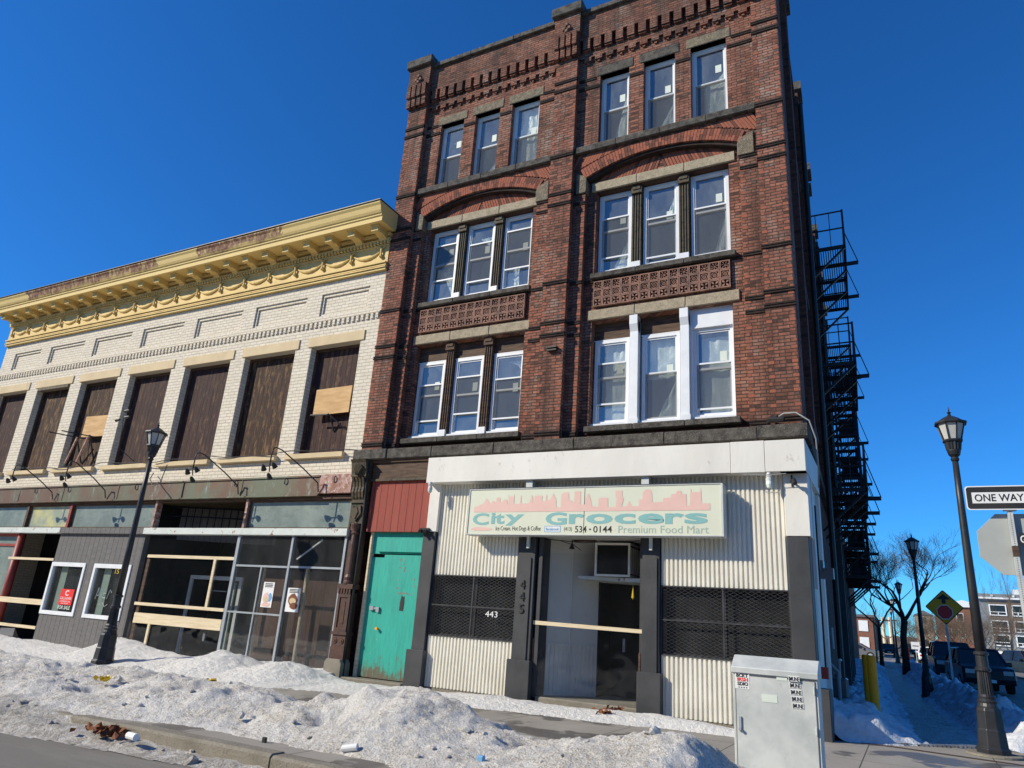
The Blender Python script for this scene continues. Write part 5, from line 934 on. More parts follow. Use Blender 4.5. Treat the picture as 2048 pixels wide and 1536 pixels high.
# far snowy ground
def fl(x,y): return gz(x,y)-.12+.25*np.maximum(0,fbm(x*.12,y*.12,4))
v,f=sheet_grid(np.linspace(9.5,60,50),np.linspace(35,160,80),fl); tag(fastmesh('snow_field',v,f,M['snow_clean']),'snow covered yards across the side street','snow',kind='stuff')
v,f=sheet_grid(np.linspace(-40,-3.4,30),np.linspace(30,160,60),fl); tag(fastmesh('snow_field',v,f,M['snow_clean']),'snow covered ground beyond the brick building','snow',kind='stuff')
# ------------------------------------------------------------------ street lanterns
def lantern(x,y,label):
    g=gzf(x,y); t=E('street_lantern',(x,y,g),label,'street lamp','black lantern street lamps'); o=lambda pr:[(r,g+z) for r,z in pr]
    m=MB(); m.lathe(x,y,o([(.225,0),(.225,.10),(.20,.12),(.185,.34),(.175,.36),(.165,.60),(.15,.64)]),8,math.pi/8); P('octagonal_base',m,M['lamp_black'],t,bevel=.006)
    m=MB(); m.lathe(x,y,o([(.14,.62),(.138,.66),(.125,.70),(.132,.73),(.11,.76),(.115,.79),(.098,.82)]),18)
    pr=[]; base=len(m.v); n=40
    for z,r in ((.80,.100),(1.14,.084)):
        for k in range(n): a=2*math.pi*k/n; rr=r*(1 if k%2 else .88); m.v.append((x+rr*math.cos(a),y+rr*math.sin(a),g+z))
    for k in range(n): m.f.append((base+k,base+(k+1)%n,base+n+(k+1)%n,base+n+k))
    m.lathe(x,y,o([(.085,1.13),(.105,1.15),(.105,1.18),(.085,1.20)]),18); m.lathe(x,y,o([(.082,1.19),(.08,1.36),(.10,1.37),(.10,1.40),(.07,1.42)]),18); P('fluted_collar',m,M['lamp_black'],t)
    m=MB(); m.lathe(x,y,o([(.072,1.40),(.064,2.4),(.052,3.6),(.044,4.36)]),16); P('pole',m,M['lamp_black'],t,smooth=True)
    m=MB(); m.lathe(x,y,o([(.055,4.34),(.065,4.37),(.05,4.40),(.085,4.44),(.10,4.50),(.10,4.52)]),16); base=len(m.v); n=32
    for z,r in ((4.52,.108),(4.66,.130)):
        for k in range(n): a=2*math.pi*k/n; rr=r*(1 if k%2 else .88); m.v.append((x+rr*math.cos(a),y+rr*math.sin(a),g+z))
    for k in range(n): m.f.append((base+k,base+(k+1)%n,base+n+(k+1)%n,base+n+k))
    m.lathe(x,y,o([(.14,4.65),(.155,4.67),(.15,4.69),(.1,4.70)]),8,math.pi/8); P('fluted_bowl',m,M['lamp_black'],t)
    m=MB(); m.lathe(x,y,o([(.13,4.69),(.20,4.95)]),8,math.pi/8); P('glass_cage',m,M['lamp_glass'],t)
    m=MB()
    for k in range(8): a=2*math.pi*k/8+math.pi/8; m.bar((x+.134*math.cos(a),y+.134*math.sin(a),g+4.68),(x+.206*math.cos(a),y+.206*math.sin(a),g+4.96),.018)
    P('cage_bars',m,M['lamp_black'],t)
    m=MB(); m.lathe(x,y,o([(.2,4.945),(.24,4.95),(.25,4.965),(.24,4.99),(.20,5.0),(.12,5.06),(.05,5.10),(.02,5.11)]),8,math.pi/8); P('lantern_roof',m,M['lamp_black'],t)
    m=MB(); m.lathe(x,y,o([(.02,5.10),(.03,5.12),(.015,5.14),(.035,5.16),(.012,5.18),(.012,5.21),(.002,5.27)]),10); P('finial',m,M['lamp_black'],t)
    return t
lantern(.985,.78,'nearest black lantern street lamp on the corner beside the ONE WAY sign'); lantern(-14.78,-2.45,'black lantern street lamp standing in snow before the tan building')
lantern(.50,15.7,'dark lantern street lamp on the side street just left of the yellow diamond sign'); lantern(-.08,37.4,'third side street lantern, directly left of the bare tree trunk'); lantern(-.70,58,'second smallest lantern down the side street left of the bare tree'); lantern(-1.12,79,'smallest and farthest lantern down the side street')
m=MB(); m.lathe(.985,.78,[(.36,.004),(.36,.03),(.34,.035)],24); tag(P('lamp_pad',m,M['kerb']),kind='structure')
text('pole_number','15',-14.93,-14.80,1.76,1.86,-2.55,M['yb'],bpy.data.objects['street_lantern.001'])
# ------------------------------------------------------------------ signs on the right
OW=E('one_way_sign',(1.40,-1,0),'black and white ONE WAY arrow sign on a perforated steel post','road sign')
cx=(.92,2.0); z0,z1=3.235,3.565; YS=-1.03; sk=(1.40,-1.0)
def rr(x0,x1,z0,z1,r,n=5):
    pts=[]
    for (cx_,cz_,a0) in ((x1-r,z1-r,0),(x0+r,z1-r,90),(x0+r,z0+r,180),(x1-r,z0+r,270)):
        for i in range(n+1): a=math.radians(a0+90*i/n); pts.append((cx_+r*math.cos(a),cz_+r*math.sin(a)))
    return pts
P('white_border',MB().prism(rr(.915,2.0,z0,z1,.04),YS-.003,YS),M['pwhite'],OW); P('black_plate',MB().prism(rr(.93,1.985,z0+.015,z1-.015,.035),YS-.005,YS-.003),M['ink'],OW)
P('white_arrow',MB().prism([(.99,3.325),(1.68,3.325),(1.68,3.25),(1.94,3.40),(1.68,3.55),(1.68,3.475),(.99,3.475)],YS-.007,YS-.005),M['pwhite'],OW)
text('lettering','ONE WAY',1.02,1.58,3.35,3.45,YS-.008,M['ink'],OW,bold=.012)
m=MB(); zz=3.27
m.box(1.375,1.435,-1.0,-.94,-.1,3.27); PO_=P('post',m,M['galv'],OW); m=MB()
for i in range(110): m.tube([(1.405,-1.002,3.24-i*.028),(1.405,-.9995,3.24-i*.028)],.006,6)
P('post_holes',m,M['ink'],OW); P('rusty_joint',MB().box(1.372,1.438,-1.003,-.937,2.62,2.76),M['dark_wood'],OW); P('sign_clamp',MB().box(1.33,1.48,-1.02,-.95,3.225,3.25),M['galv'],OW)
SS=E('stop_sign',(1.40,-.93,2.39),'plain gray back of an octagonal stop sign behind the perforated post','road sign')
P('octagon_back',MB().prism([(1.405+.405*math.cos(math.radians(22.5+45*i))/math.cos(math.radians(22.5)),2.79+.405*math.sin(math.radians(22.5+45*i))/math.cos(math.radians(22.5))) for i in range(8)],-.925,-.915),M['sign_back'],SS,bevel=.002)
SN=E('street_name_sign',(1.7,-1.05,2.78),'black street name sign whose letter G shows at the right edge','street sign')
P('name_plate',MB().box(1.455,2.1,-1.06,-1.05,2.77,2.92),M['ink'],SN); text('lettering','G',1.465,1.53,2.79,2.89,-1.062,M['pwhite'],SN,bold=.02)
DS=E('warning_sign',(1.25,16.3,0),'yellow diamond warning sign with an arrow above a red octagon','road sign'); c=(1.255,2.875); y=16.26
def dia(r): return rr(-r,r,-r,r,.05)
def rot45(p): q=math.sqrt(.5); return [(c[0]+(a-b)*q,c[1]+(a+b)*q) for a,b in p]
P('diamond_plate',MB().prism(rot45(dia(.40)),y-.004,y),M['ink'],DS); P('yellow_face',MB().prism(rot45(dia(.372)),y-.008,y-.004),M['signyellow'],DS)
oc=lambda r:[(c[0]+.0+r*math.cos(math.radians(22.5+45*i)),2.72+r*math.sin(math.radians(22.5+45*i))) for i in range(8)]
P('white_octagon',MB().prism(oc(.25),y-.010,y-.008),M['sticker'],DS); P('red_octagon',MB().prism(oc(.225),y-.012,y-.010),M['pred'],DS)
P('black_arrow',MB().prism([(c[0]-.06,2.99),(c[0]+.06,2.99),(c[0]+.06,3.13),(c[0]+.22,3.13),(c[0],3.30),(c[0]-.22,3.13),(c[0]-.06,3.13)],y-.010,y-.008),M['ink'],DS)
P('post',MB().box(1.225,1.285,y+.005,y+.05,.0,3.1),M['galv'],DS)
# ------------------------------------------------------------------ utility cabinet
UC=E('utility_cabinet',(-1.26,-3.9,-.05),'dented galvanised steel utility cabinet with stickers at the street corner','utility box')
P('cabinet_body',MB().box(-1.685,-.835,-4.15,-3.86,-.05,1.035),M['galv'],UC,bevel=.006)
m=MB(); m.prism([(-4.175,.985),(-4.175,1.045),(-3.98,1.165),(-3.84,1.165),(-3.84,.985)],-1.695,-.825,'x'); P('cabinet_lid',m,M['galv'],UC,bevel=.006)
m=MB(); m.box(-1.655,-.865,-4.158,-4.15,.0,.965); d_=P('cabinet_door',m,M['galv'],UC,bevel=.003); m=MB(); m.box(-1.63,-1.605,-4.175,-4.158,.42,.56); m.tube([(-1.617,-4.17,.44),(-1.617,-4.20,.44)],.015,8); P('handle',m,M['silver'],d_)
m=MB(); m.box(-1.66,-1.51,-4.161,-4.158,.83,.995); P('square_sticker',m,M['pwhite'],d_)
for s,a,b,z,mt in (('BCKT',-1.645,-1.525,.945,'ink'),('IRSH',-1.635,-1.525,.905,'pred'),('SDIO',-1.635,-1.525,.863,'ink')): text('lettering',s,a,b,z,z+.036,-4.162,M[mt],d_,bold=.03)
m=MB()
for i in range(4): m.lathe(-1.615+i*.022,-4.1615,[(.0,.842)],6) if 0 else m.box(-1.625+i*.026,-1.613+i*.026,-4.163,-4.161,.84,.850)
P('star_row',m,M['ink'],d_)
m=MB(); m.box(-1.39,-1.235,-4.161,-4.158,.725,.80); P('blank_sticker',m,M['sticker'],d_); P('blank_sticker',MB().box(-1.235,-1.13,-4.161,-4.158,.95,1.0+.01),M['sticker'],d_)
for i in range(5):
    z=1.0-i*.064+.0; m=MB(); m.box(-1.115+i*.006,-1.005+i*.006,-4.180 if z>.99 else -4.163,-4.158,z-.05,z+.004); s_=P('striped_sticker',m,M['pwhite'],d_); 
    text('lettering','IMUNE',-1.11+i*.006,-1.01+i*.006,z-.045,z-.004,(-4.181 if z>.99 else -4.164),M['ink'],d_,bold=.01); 
for zz in (.12,.5,.88): P('hinge',MB().tube([(-.872,-4.165,zz-.035),(-.872,-4.165,zz+.035)],.009,8),M['galv'],d_)
P('door_seam',MB().wall(-1.66,-.86,-.005,.97,-4.1585,-4.1575,[(-1.652,-.868,.003,.962)]),M['cargray'],d_)
# ------------------------------------------------------------------ bollards and meters
def bollard(x,y,label): m=MB(); m.tube([(x,y,-.1),(x,y,1.2),(x,y,1.235)],[.078,.078,.06],18); T('bollard',m,M['bollard'],label,'bollard','yellow steel bollards',smooth=False)
bollard(-.575,2.56,'front yellow bollard of the overlapping pair at the wall of the brick building'); bollard(-.70,3.5,'rear yellow bollard half hidden behind the front one')
t=E('gas_meter',(-1.22,3.2,.2),'gray gas meter and pipes low on the side wall behind the cabinet','meter'); m=MB(); m.box(-1.3,-1.02,2.9,3.25,.45,.8); P('meter_box',m,M['cargray'],t,bevel=.03); m=MB(); m.tube([(-1.15,3.5,.0),(-1.15,3.5,.7),(-1.25,3.5,.85)],.045,10); m.tube([(-1.15,3.0,.8),(-1.15,3.0,1.1),(-1.15,3.5,1.1)],.03,8); m.tube([(-1.15,2.7,.0),(-1.15,2.7,.9),(-1.3,2.7,1.05)],.035,8); P('pipes',m,M['cable'],t)
m=MB(); m.box(-1.48,-1.44,6.0,6.05,1.3,1.75); T('wall_notice',m,M['pwhite'],'narrow white notice on the dark side wall','notice')
# ------------------------------------------------------------------ fire escapes
def fire_escape(y0,y1,levels,label):
    t=E('fire_escape',(sx((y0+y1)/2,.5),(y0+y1)/2,levels[-1]),label,'fire escape','black iron fire escapes on the side wall')
    D=.98
    for li,z in enumerate(levels):
        m=MB(); n=16
        for i in range(n+1): m.bar((sx(y0,.06+(D-.06)*i/n),y0,z),(sx(y1,.06+(D-.06)*i/n),y1,z),.022,.03)
        for y in np.linspace(y0,y1,5): m.bar((sx(y,0),y,z-.05),(sx(y,D),y,z-.05),.05,.09)
        m.bar((sx(y0,D),y0,z-.02),(sx(y1,D),y1,z-.02),.05,.12); fl_=P('platform',m,M['dark_metal'],t)
        m=MB()
        for y in np.linspace(y0,y1,4): P('bracket',MB().bar((sx(y,D),y,z-.08),(sx(y,0),y,z-1.0),.05,.05),M['dark_metal'],t)
        for y in ((y0+.9,) if li==1 else (y0+.9,y1-.9)): P('outrigger',MB().bar((sx(y,0),y,z-.1),(sx(y,D+.3),y,z-.1),.06,.09).bar((sx(y,D+.3),y,z-.08),(sx(y,D),y,z+.95),.022),M['dark_metal'],t)
        m=MB()
        for zz in (.5,1.0): m.bar((sx(y0,D),y0,z+zz),(sx(y1,D),y1,z+zz),.03); m.bar((sx(y0,0),y0,z+zz),(sx(y0,D),y0,z+zz),.03); m.bar((sx(y1,0),y1,z+zz),(sx(y1,D),y1,z+zz),.03)
        for y in np.linspace(y0,y1,15): m.bar((sx(y,D),y,z),(sx(y,D),y,z+1.0),.022)
        for d in (.33,.66): m.bar((sx(y0,d),y0,z),(sx(y0,d),y0,z+1),.018); m.bar((sx(y1,d),y1,z),(sx(y1,d),y1,z+1),.018)
        m.bar((sx(y0,D),y0,z-.1),(sx(y0,D),y0,z+1.03),.05); m.bar((sx(y1,D),y1,z-.1),(sx(y1,D),y1,z+1.03),.05); P('railing',m,M['dark_metal'],t)
        if li<len(levels)-1 and not (li==0 and len(levels)==3):
            zb=levels[li+1]; m=MB(); dz=(z-zb); n=12
            for d in (.42,.88):
                m.bar((sx(y1-.4,d),y1-.5,z),(sx(y0+.5,d),y0+.6,zb),.05,.2); m.bar((sx(y1-.4,d),y1-.5,z+.8),(sx(y0+.5,d),y0+.6,zb+.8),.03)
                for i in range(0,n+1,3): q=i/n; yy=y1-.5+(y0+.6-y1+.5)*q; m.bar((sx(yy,d),yy,z-dz*q),(sx(yy,d),yy,z-dz*q+.8),.02)
            for i in range(1,n): q=i/n; yy=y1-.5+(y0+.6-y1+.5)*q; m.bar((sx(yy,.42),yy,z-dz*q),(sx(yy,.88),yy,z-dz*q),.24,.035)
            P('stair_flight',m,M['dark_metal'],t)
fire_escape(5.4,9.3,[11.15,7.95,4.85],'nearer iron fire escape high on the dark side wall'); fire_escape(12.4,16.6,[11.15,9.6,8.0,6.6,5.3,4.35,3.5],'farther and lower iron fire escape on the dark side wall')
# ------------------------------------------------------------------ bare trees
def tree(x,y,h,r,spread,seed,label,name='bare_tree',levels=5,fork=.35,lean=0,base=None,upright=.25,kids=(2,3)):
    g=gzf(x,y) if base is None else base; R=random.Random(seed); t=E(name,(x,y,g),label,'tree','bare winter trees'); tr=MB(); cr=MB()
    def br(p,d,L,r_,lv):
        n=4 if lv>1 else 2; pts=[p]; q=p.copy(); dd=d.copy()
        for i in range(n): dd=(dd+Vector((R.gauss(0,.16),R.gauss(0,.16),R.gauss(0,.10)+.03))).normalized(); q=q+dd*L/n; pts.append(q.copy())
        cr.tube(pts,[r_*(1-.45*i/n) for i in range(n+1)],5 if lv>2 else 3,cap=False)
        if lv<=0: return
        k=R.randint(*kids)+(1 if lv<levels-1 else 0)
        for j in range(k):
            f=R.uniform(.35,1) if j else 1; b=pts[min(n,max(1,int(round(f*n))))]
            a=R.uniform(0,2*math.pi); ax=Vector((math.cos(a),math.sin(a),0)); nd=(dd*R.uniform(.6,1)+ax*R.uniform(.35,.8)*spread+Vector((0,0,upright))).normalized(); br(b,nd,L*R.uniform(.58,.82),max(r_*.5,.004),lv-1)
    top=Vector((x+lean,y,g+h*fork)); pts=[Vector((x,y,g-.1)),Vector((x+lean*.2,y,g+h*fork*.35)),Vector((x+lean*.1,y,g+h*fork*.7)),top]; tr.tube(pts,[r*1.25,r*.95,r*.9,r*.95],9); P('trunk',tr,M['bark'],t,smooth=True)
    for j in range(3 if fork<.5 else 2): a=seed+j*2.1; br(top,Vector((math.cos(a)*spread,math.sin(a)*spread*.7,.75)).normalized(),h*(1-fork)*.42,r*.6,levels)
    P('crown',cr,M['twig'] if r<.16 else M['bark'],t); return t
tree(-.10,33.6,7.4,.18,1.0,11,'large bare tree with a forked trunk beside the side street lanterns',levels=6,fork=.38,lean=.15,kids=(2,4))
tree(-1.6,47,8.5,.13,1.1,5,'bare tree on the left of the side street behind the lanterns',levels=6,fork=.3)
tree(10.8,92,10,.10,.45,7,'slender bare sapling in front of the gray apartment block',levels=5,fork=.25,upright=.9)
tree(7.2,80,5.6,.14,1.1,9,'round bushy bare tree left of the gray apartment block',levels=5,fork=.22); tree(4.9,88,5.8,.15,1.1,13,'round bushy bare tree in front of the red brick house',levels=5,fork=.22); tree(9.8,98,5.2,.12,1.0,15,'low bare tree at the left corner of the gray apartment block',levels=4,fork=.25)
tree(15,105,6.5,.10,.6,17,'thin bare tree right of the sapling at the photo edge',levels=4,fork=.3,upright=.6)
for i,(x,y,h) in enumerate(((-5.5,105,7),(-2.6,120,7.5),(2.6,125,7),(-8,95,7.5),(0.5,150,8),(4.5,140,8),(6.5,125,7))):
    tree(x,y,h,.13,1.0,30+i,['bare tree beyond the parked cars, behind the left utility pole','bare tree far down the street centre, left of the vanishing point','bare tree far down the street right of the white sign','bare tree at the far left behind the tan pole','smallest bare tree at the end of the street','bare tree at the end of the street before the tan house','bare tree beside the red brick house'][i],levels=4,fork=.25)
for i in range(11):
    R_=random.Random(70+i); xx=1.2+i*1.05; yy=100+R_.uniform(-8,14)
    tree(xx,yy,R_.uniform(5,6.4),.09,1.1,90+i,['brown bushy tree in the far row, %s from its left end'%o_ for o_ in ('first','second','third','fourth','fifth','sixth','seventh','eighth','ninth','tenth','eleventh')][i],levels=5,fork=.18,kids=(2,4))
def hillz(x,y): return 1.0+6*smooth((y-190)/120)+1.5*fbm(x*.02,y*.02,4)+2.2*fbm(x*.25,y*.25,4)*(y>230)
v,f=sheet_grid(np.linspace(-120,90,160),np.linspace(190,340,60),hillz); tag(fastmesh('hill',v,f,M['hillwood']),kind='structure')
# ------------------------------------------------------------------ far buildings
GB=E('apartment_block',(20,132,1.4),'gray and brown apartment block with white framed windows','building')
m=MB(); m.box(10.9,34,127,142,3.0,10.6); P('wall',m,M['gray_clad'],GB); P('brown_wall',MB().box(12.2,17.0,126.9,127,5.6,10.2),M['brown_clad'],GB); P('brick_base',MB().box(10.7,34,126.2,142,1.0,2.35),M['far_brick'],GB)
m=MB(); m.box(10.6,34,126.0,142.3,2.35,2.7); P('base_ledge',m,M['pwhite'],GB); P('lower_wall',MB().box(10.95,34,127.05,141,2.7,3.0),M['gray_clad'],GB)
m=MB(); m.box(10.5,34.4,126.4,142.4,10.5,10.75); P('roof',m,M['pwhite'],GB); P('roof_parapet',MB().box(10.7,34,126.7,142,10.75,11.3),M['gray_clad'],GB); P('roof_vent',MB().box(16,17.2,130,131,11.3,12.3),M['pwhite'],GB)
for x in (12.6,15.4,18.4): P('facade_lamp',MB().box(x,x+.3,126.5,126.7,10.85,11.15),M['pwhite'],GB)
for z in (8.15,5.75,3.65):
    for x,wd in ((12.3,2.0),(15.3,1.2),(17.7,2.0),(20.5,2.0)):
        m=MB(); m.wall(x-.15,x+wd+.15,z-.15,z+1.55,126.75,127.0,[(x,x+wd,z+.45,z+1.4),(x,x+wd/2-.06,z,z+.36),(x+wd/2+.06,x+wd,z,z+.36)]); w_=P('window',m,M['pwhite'],GB); P('pane',MB().box(x,x+wd,126.86,126.88,z,z+1.4),M['carglass'],w_)
for z in (8.0,5.6,3.4): P('side_bay',MB().box(10.75,10.88,129,135,z,z+1.7),M['pwhite'],GB)
RB=E('red_brick_house',(9.5,158,1.6),'red brick house with a snowy roof behind the yellow diamond sign','building')
P('wall',MB().box(6.0,14.5,155,168,1.5,10.6),M['far_brick'],RB); m=MB(); m.prism([(5.7,10.6),(10.3,11.9),(14.8,10.6)],154.6,168.4); P('roof',m,M['pwhite'],RB)
for x in (7,9.2,11.6):
    for z in (8.0,5.0,2.6): w_=P('window',MB().wall(x-.1,x+1.1,z-.1,z+1.5,154.9,155,[(x,x+1,z,z+1.4)]),M['pwhite'],RB); P('pane',MB().box(x,x+1,154.93,154.96,z,z+1.4),M['carglass'],w_)
TH=E('tan_house',(3.6,165,1.6),'narrow tan stone house half hidden behind the middle lantern','building'); P('wall',MB().box(2.2,5.4,165,175,1.5,9.2),M['far_stone'],TH); P('roof',MB().prism([(2.0,9.2),(3.8,10.2),(5.6,9.2)],164.8,175.2),M['cargray'],TH)
for z in (3.2,5.4,7.6): P('window',MB().box(3.2,4.2,164.94,165.0,z,z+1.2),M['carglass'],TH)
LB=E('brown_shop_block',(-7,80,1),'brown brick block at the far left end of the side street','building'); P('wall',MB().box(-14,-2.85,76,95,.8,4.75),M['far_brick'],LB); P('roof',MB().box(-14.2,-2.7,75.8,95,4.75,5.0),M['cargray'],LB)
for x in (-4.3,-6.3,-8.3):
    for z in (1.6,3.3): P('window',MB().box(x,x+.9,75.93,76,z,z+1.1),M['pwhite'],LB)
for i,(x,y,h,lb) in enumerate(((-3.35,140,6.2,'left of the two tan utility poles down the side street'),(-2.35,148,6.6,'right of the two tan utility poles down the side street'))):
    t=E('utility_pole',(x,y,1.6),lb,'utility pole'); P('pole',MB().tube([(x,y,1.2),(x,y,1.2+h)],.28,8),M['lumber'],t); P('crossarm',MB().box(x-1.2,x+1.2,y-.1,y+.1,h+.5,h+.7),M['bark'],t)
m=MB(); m.tube([(-1.9,47.5,.3),(-1.9,47.5,3.6)],.07,8); T('thin_pole',m,M['lintel'],'thin tan pole rising behind the yellow bollard','pole')
t=E('road_sign',(.62,62,.5),'small white sign on a post at the far end of the snowy pavement','road sign'); P('plate',MB().box(.4,1.05,61.9,61.95,1.75,2.35),M['pwhite'],t); P('post',MB().box(.7,.75,61.96,62.0,.4,1.9),M['galv'],t); P('mark',MB().box(.5,.95,61.88,61.9,2.0,2.06),M['ink'],t)
m=MB(); 
for k_ in range(3): m.tube([(-.0+.0,66,.65),(-.0,66,1.9)],[.28,.22],12)
T('traffic_barrel',m,M['orange'],'orange traffic barrel at the end of the snowy pavement','barrel')
# unseen blocks, added: one shades the side street, one darkens shopfront reflections
RK=E('unseen_rear_block',(-9,38,.2),'plain brick block behind the corner building, unseen, added to shade the side street','building'); P('wall',MB().box(-14,-3.25,23,52,0,8.6),M['far_brick'],RK); P('roof',MB().box(-14.1,-3.2,22.9,52.1,8.6,8.8),M['cargray'],RK)
OB=E('unseen_opposite_building',(-12,-40,-.16),'long brown brick building across the main street, out of view, added to darken glass reflections','building'); P('wall',MB().box(-120,14,-48,-34,-.2,12.2),M['far_brick'],OB); P('cornice',MB().box(-120.2,14.2,-48,-33.7,12.2,12.7),M['stone_dark'],OB)
for i in range(28):
    x=-106+4.1*i; P('shop_window',MB().box(x,x+2.8,-34,-33.95,.5,3.0),M['carglass'],OB); P('window',MB().box(x+.6,x+2.0,-34,-33.95,4.2,6.2),M['carglass'],OB)
# ------------------------------------------------------------------ parked cars (front faces -y)
def car(x,y,rot,mat,label,h=1.72,L=4.7,W=1.86,pick=False,back=False):
    g=gzf(x,y)-.14; t=E('parked_car',(x,y,g),label,'car','cars parked along the side street'); yf=y-L/2; yb=y+L/2; s=h/1.72
    def sec(yy,zz): return (yy,g+zz*s)
    prof=[sec(yf+.05,.35),sec(yf,.55),sec(yf+.02,.80),sec(yf+.12,.98),sec(yf+1.15,1.10),sec(yb-.05,1.12),sec(yb,.9),sec(yb,.5),sec(yb-.1,.35)]
    m=MB(); n=len(prof); vs=[]
    for xx,ins in ((x-W/2,0),(x-W/2+.06,0.0),(x+W/2-.06,0.0),(x+W/2,0)):
        for a,b in prof: vs.append((xx,a+( .06 if a<y else -.06)*(xx in (x-W/2,x+W/2)),b-(.03 if xx in (x-W/2,x+W/2) and b>g+.7*s else 0)))
    fs=[tuple(range(n))[::-1],tuple(range(3*n,4*n))]
    for k_ in range(3):
        for i in range(n): fs.append((k_*n+i,k_*n+(i+1)%n,(k_+1)*n+(i+1)%n,(k_+1)*n+i))
    m.raw(vs,fs); b_=P('body',m,mat,t,bevel=.04)
    top=1.72; m=MB(); y0,y1,y2,y3=yf+1.05,yf+1.95,yb-(1.9 if pick else .75),yb-(1.7 if pick else .12)
    hw=W/2-.06; tw=hw-.16
    vs=[(x-hw,y0,g+1.08*s),(x+hw,y0,g+1.08*s),(x+hw,y3,g+1.08*s),(x-hw,y3,g+1.08*s),(x-tw,y1,g+1.66*s),(x+tw,y1,g+1.66*s),(x+tw,y2,g+1.68*s),(x-tw,y2,g+1.68*s)]
    m.raw(vs,[(0,1,5,4),(1,2,6,5),(2,3,7,6),(3,0,4,7),(4,5,6,7)]); P('glasshouse',m,M['carglass'],t)
    m=MB(); m.raw([(x-tw-.02,y1-.04,g+1.655*s),(x+tw+.02,y1-.04,g+1.655*s),(x+tw+.02,y2+.04,g+1.68*s),(x-tw-.02,y2+.04,g+1.68*s),(x-tw+.05,y1,g+1.72*s),(x+tw-.05,y1,g+1.72*s),(x+tw-.05,y2,g+1.72*s),(x-tw+.05,y2,g+1.72*s)],[(0,1,5,4),(1,2,6,5),(2,3,7,6),(3,0,4,7),(4,5,6,7)])
    for q in range(4): m.bar(vs[q],vs[q+4],.07)
    for sgn in (-1,1): m.bar((x+sgn*hw,(y0+y3)/2,g+1.08*s),(x+sgn*tw,(y0+y3)/2,g+1.67*s),.08)
    P('roof',m,mat,t)
    for sx_ in (-1,1):
        for yy in (yf+.9,yb-.95):
            m=MB(); m.tube([(x+sx_*(W/2-.22),yy,g+.35),(x+sx_*(W/2+.01),yy,g+.35)],.35,18); w_=P('wheel',m,M['tyre'],t); P('rim',MB().tube([(x+sx_*(W/2),yy,g+.35),(x+sx_*(W/2+.02),yy,g+.35)],.21,12),M['silver'],w_)
        P('headlight' if not back else 'tail_light',MB().box(x+sx_*(W/2-.45),x+sx_*(W/2-.1),yf-.01,yf+.1,g+.72*s,g+.88*s),M['taillight'] if back else M['headlight'],t)
        P('mirror',MB().box(x+sx_*(W/2-.02),x+sx_*(W/2+.2),y0+.35,y0+.5,g+1.05*s,g+1.22*s),mat,t,bevel=.03)
    m=MB(); m.box(x-.5,x+.5,yf-.012,yf+.05,g+.58*s,g+.84*s); P('front_grille',m,M['ink'],t); P('number_plate',MB().box(x-.22,x+.22,yf-.03,yf-.012,g+.42,g+.54),M['pwhite'],t)
    t.rotation_euler=(0,0,rot); return t
car(2.75,27.6,.10,M['carpaint'],'dark blue SUV parked nearest, seen behind the corner lantern pole',1.78,4.8,1.92)
car(2.1,35.2,.04,M['carblack'],'black van parked behind the dark blue SUV',2.0,5.2,1.95)
car(7.4,50,.35,M['carblack'],'black SUV across the side street at the right edge of the photo',1.75,4.8,1.9)
car(10.5,58,.2,M['cargray'],'gray car behind the black SUV at the right edge of the photo',1.5)
car(-4.3,70,1.4,M['cargray'],'gray car parked left of the far lanterns beyond the snow',1.45,4.5); car(-1.9,96,.0,M['carblack'],'tiny dark car at the end of the street behind the bare tree trunk',1.5); car(1.9,72,.0,M['pwhite'],'small white car with red lights beyond the black van',1.5,back=True); car(.2,100,.05,M['carpaint'],'tiny dark car under the small white road sign',1.6)
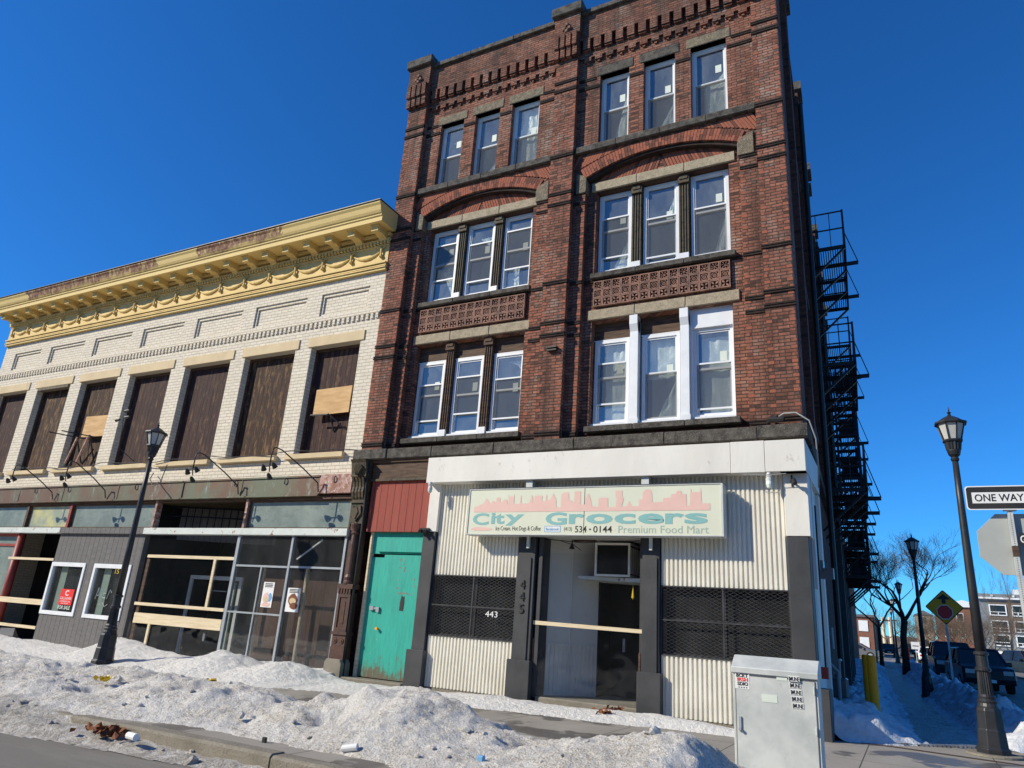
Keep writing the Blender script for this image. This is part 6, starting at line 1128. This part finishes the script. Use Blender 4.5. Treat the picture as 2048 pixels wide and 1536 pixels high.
# ------------------------------------------------------------------ litter
def clump(x,y,z,r,n,mat,label,cat,name,seed):
    R=random.Random(seed); m=MB()
    for i in range(n):
        c_=Vector((x+R.gauss(0,r),y+R.gauss(0,r*.6),z+abs(R.gauss(0,r*.3)))); a=Vector((R.uniform(-1,1),R.uniform(-1,1),R.uniform(-.6,.6))).normalized()*.05; b=a.orthogonal().normalized()*.035; k_=a.cross(b).normalized()*.012
        m.face(c_-a,c_+b+k_,c_+a,c_-b+k_); 
    T(name,m,mat,label,cat)
def sh(x,y): 
    h,_=snowh(np.array([[x]]),np.array([[y]])); return gzf(x,y)+max(float(h[0][0]),0 if y>-7 else -.15)
clump(-7.5,-7.22,-.06,.12,60,M['leaves'],'clump of brown dead leaves against the granite kerb','leaves','leaf_clump',1); clump(-4.35,-.35,.06,.12,26,M['leaves'],'scatter of dead leaves at the foot of the right entrance pillar','leaves','leaf_clump',2); clump(-4.3,-1.05,sh(-4.3,-1.05)+.01,.08,14,M['leaves'],'few brown leaves on the snow before the shop entrance','leaves','leaf_clump',4)
m=MB(); m.tube([(-7.05,-7.3,-.02),(-6.9,-7.32,-.02)],.035,10); T('crushed_cup',m,M['pwhite'],'white crushed cup beside the dead leaves at the kerb','litter')
m=MB(); z=sh(-4.85,-6.5); m.tube([(-4.95,-6.5,z+.03),(-4.8,-6.46,z+.06)],.033,12); o=T('drink_can',m,M['pwhite'],'white drink can lying on the snow edge above the kerb','litter')
clump(-9.7,-5.85,sh(-9.7,-5.85)+.02,.05,16,M['yb'],'crumpled yellow wrapper in the dirty snow hollow','litter','yellow_wrapper',7); clump(-11.0,-2.9,.0,.04,12,M['yb'],'small yellow wrapper on the wet pavement strip','litter','yellow_wrapper',8)
m=MB(); z=sh(-3.55,-6.2); m.box(-3.60,-3.53,-6.23,-6.18,z-.02,z+.05); T('blue_packet',m,M['fbblue'],'light blue packet stuck in the snow at the bottom edge','litter',bevel=.01)
m=MB(); m.box(-5.88,-5.84,-6.64,-6.61,0,.05); T('small_box',m,M['ink'],'tiny dark box on the bare concrete behind the kerb','litter')
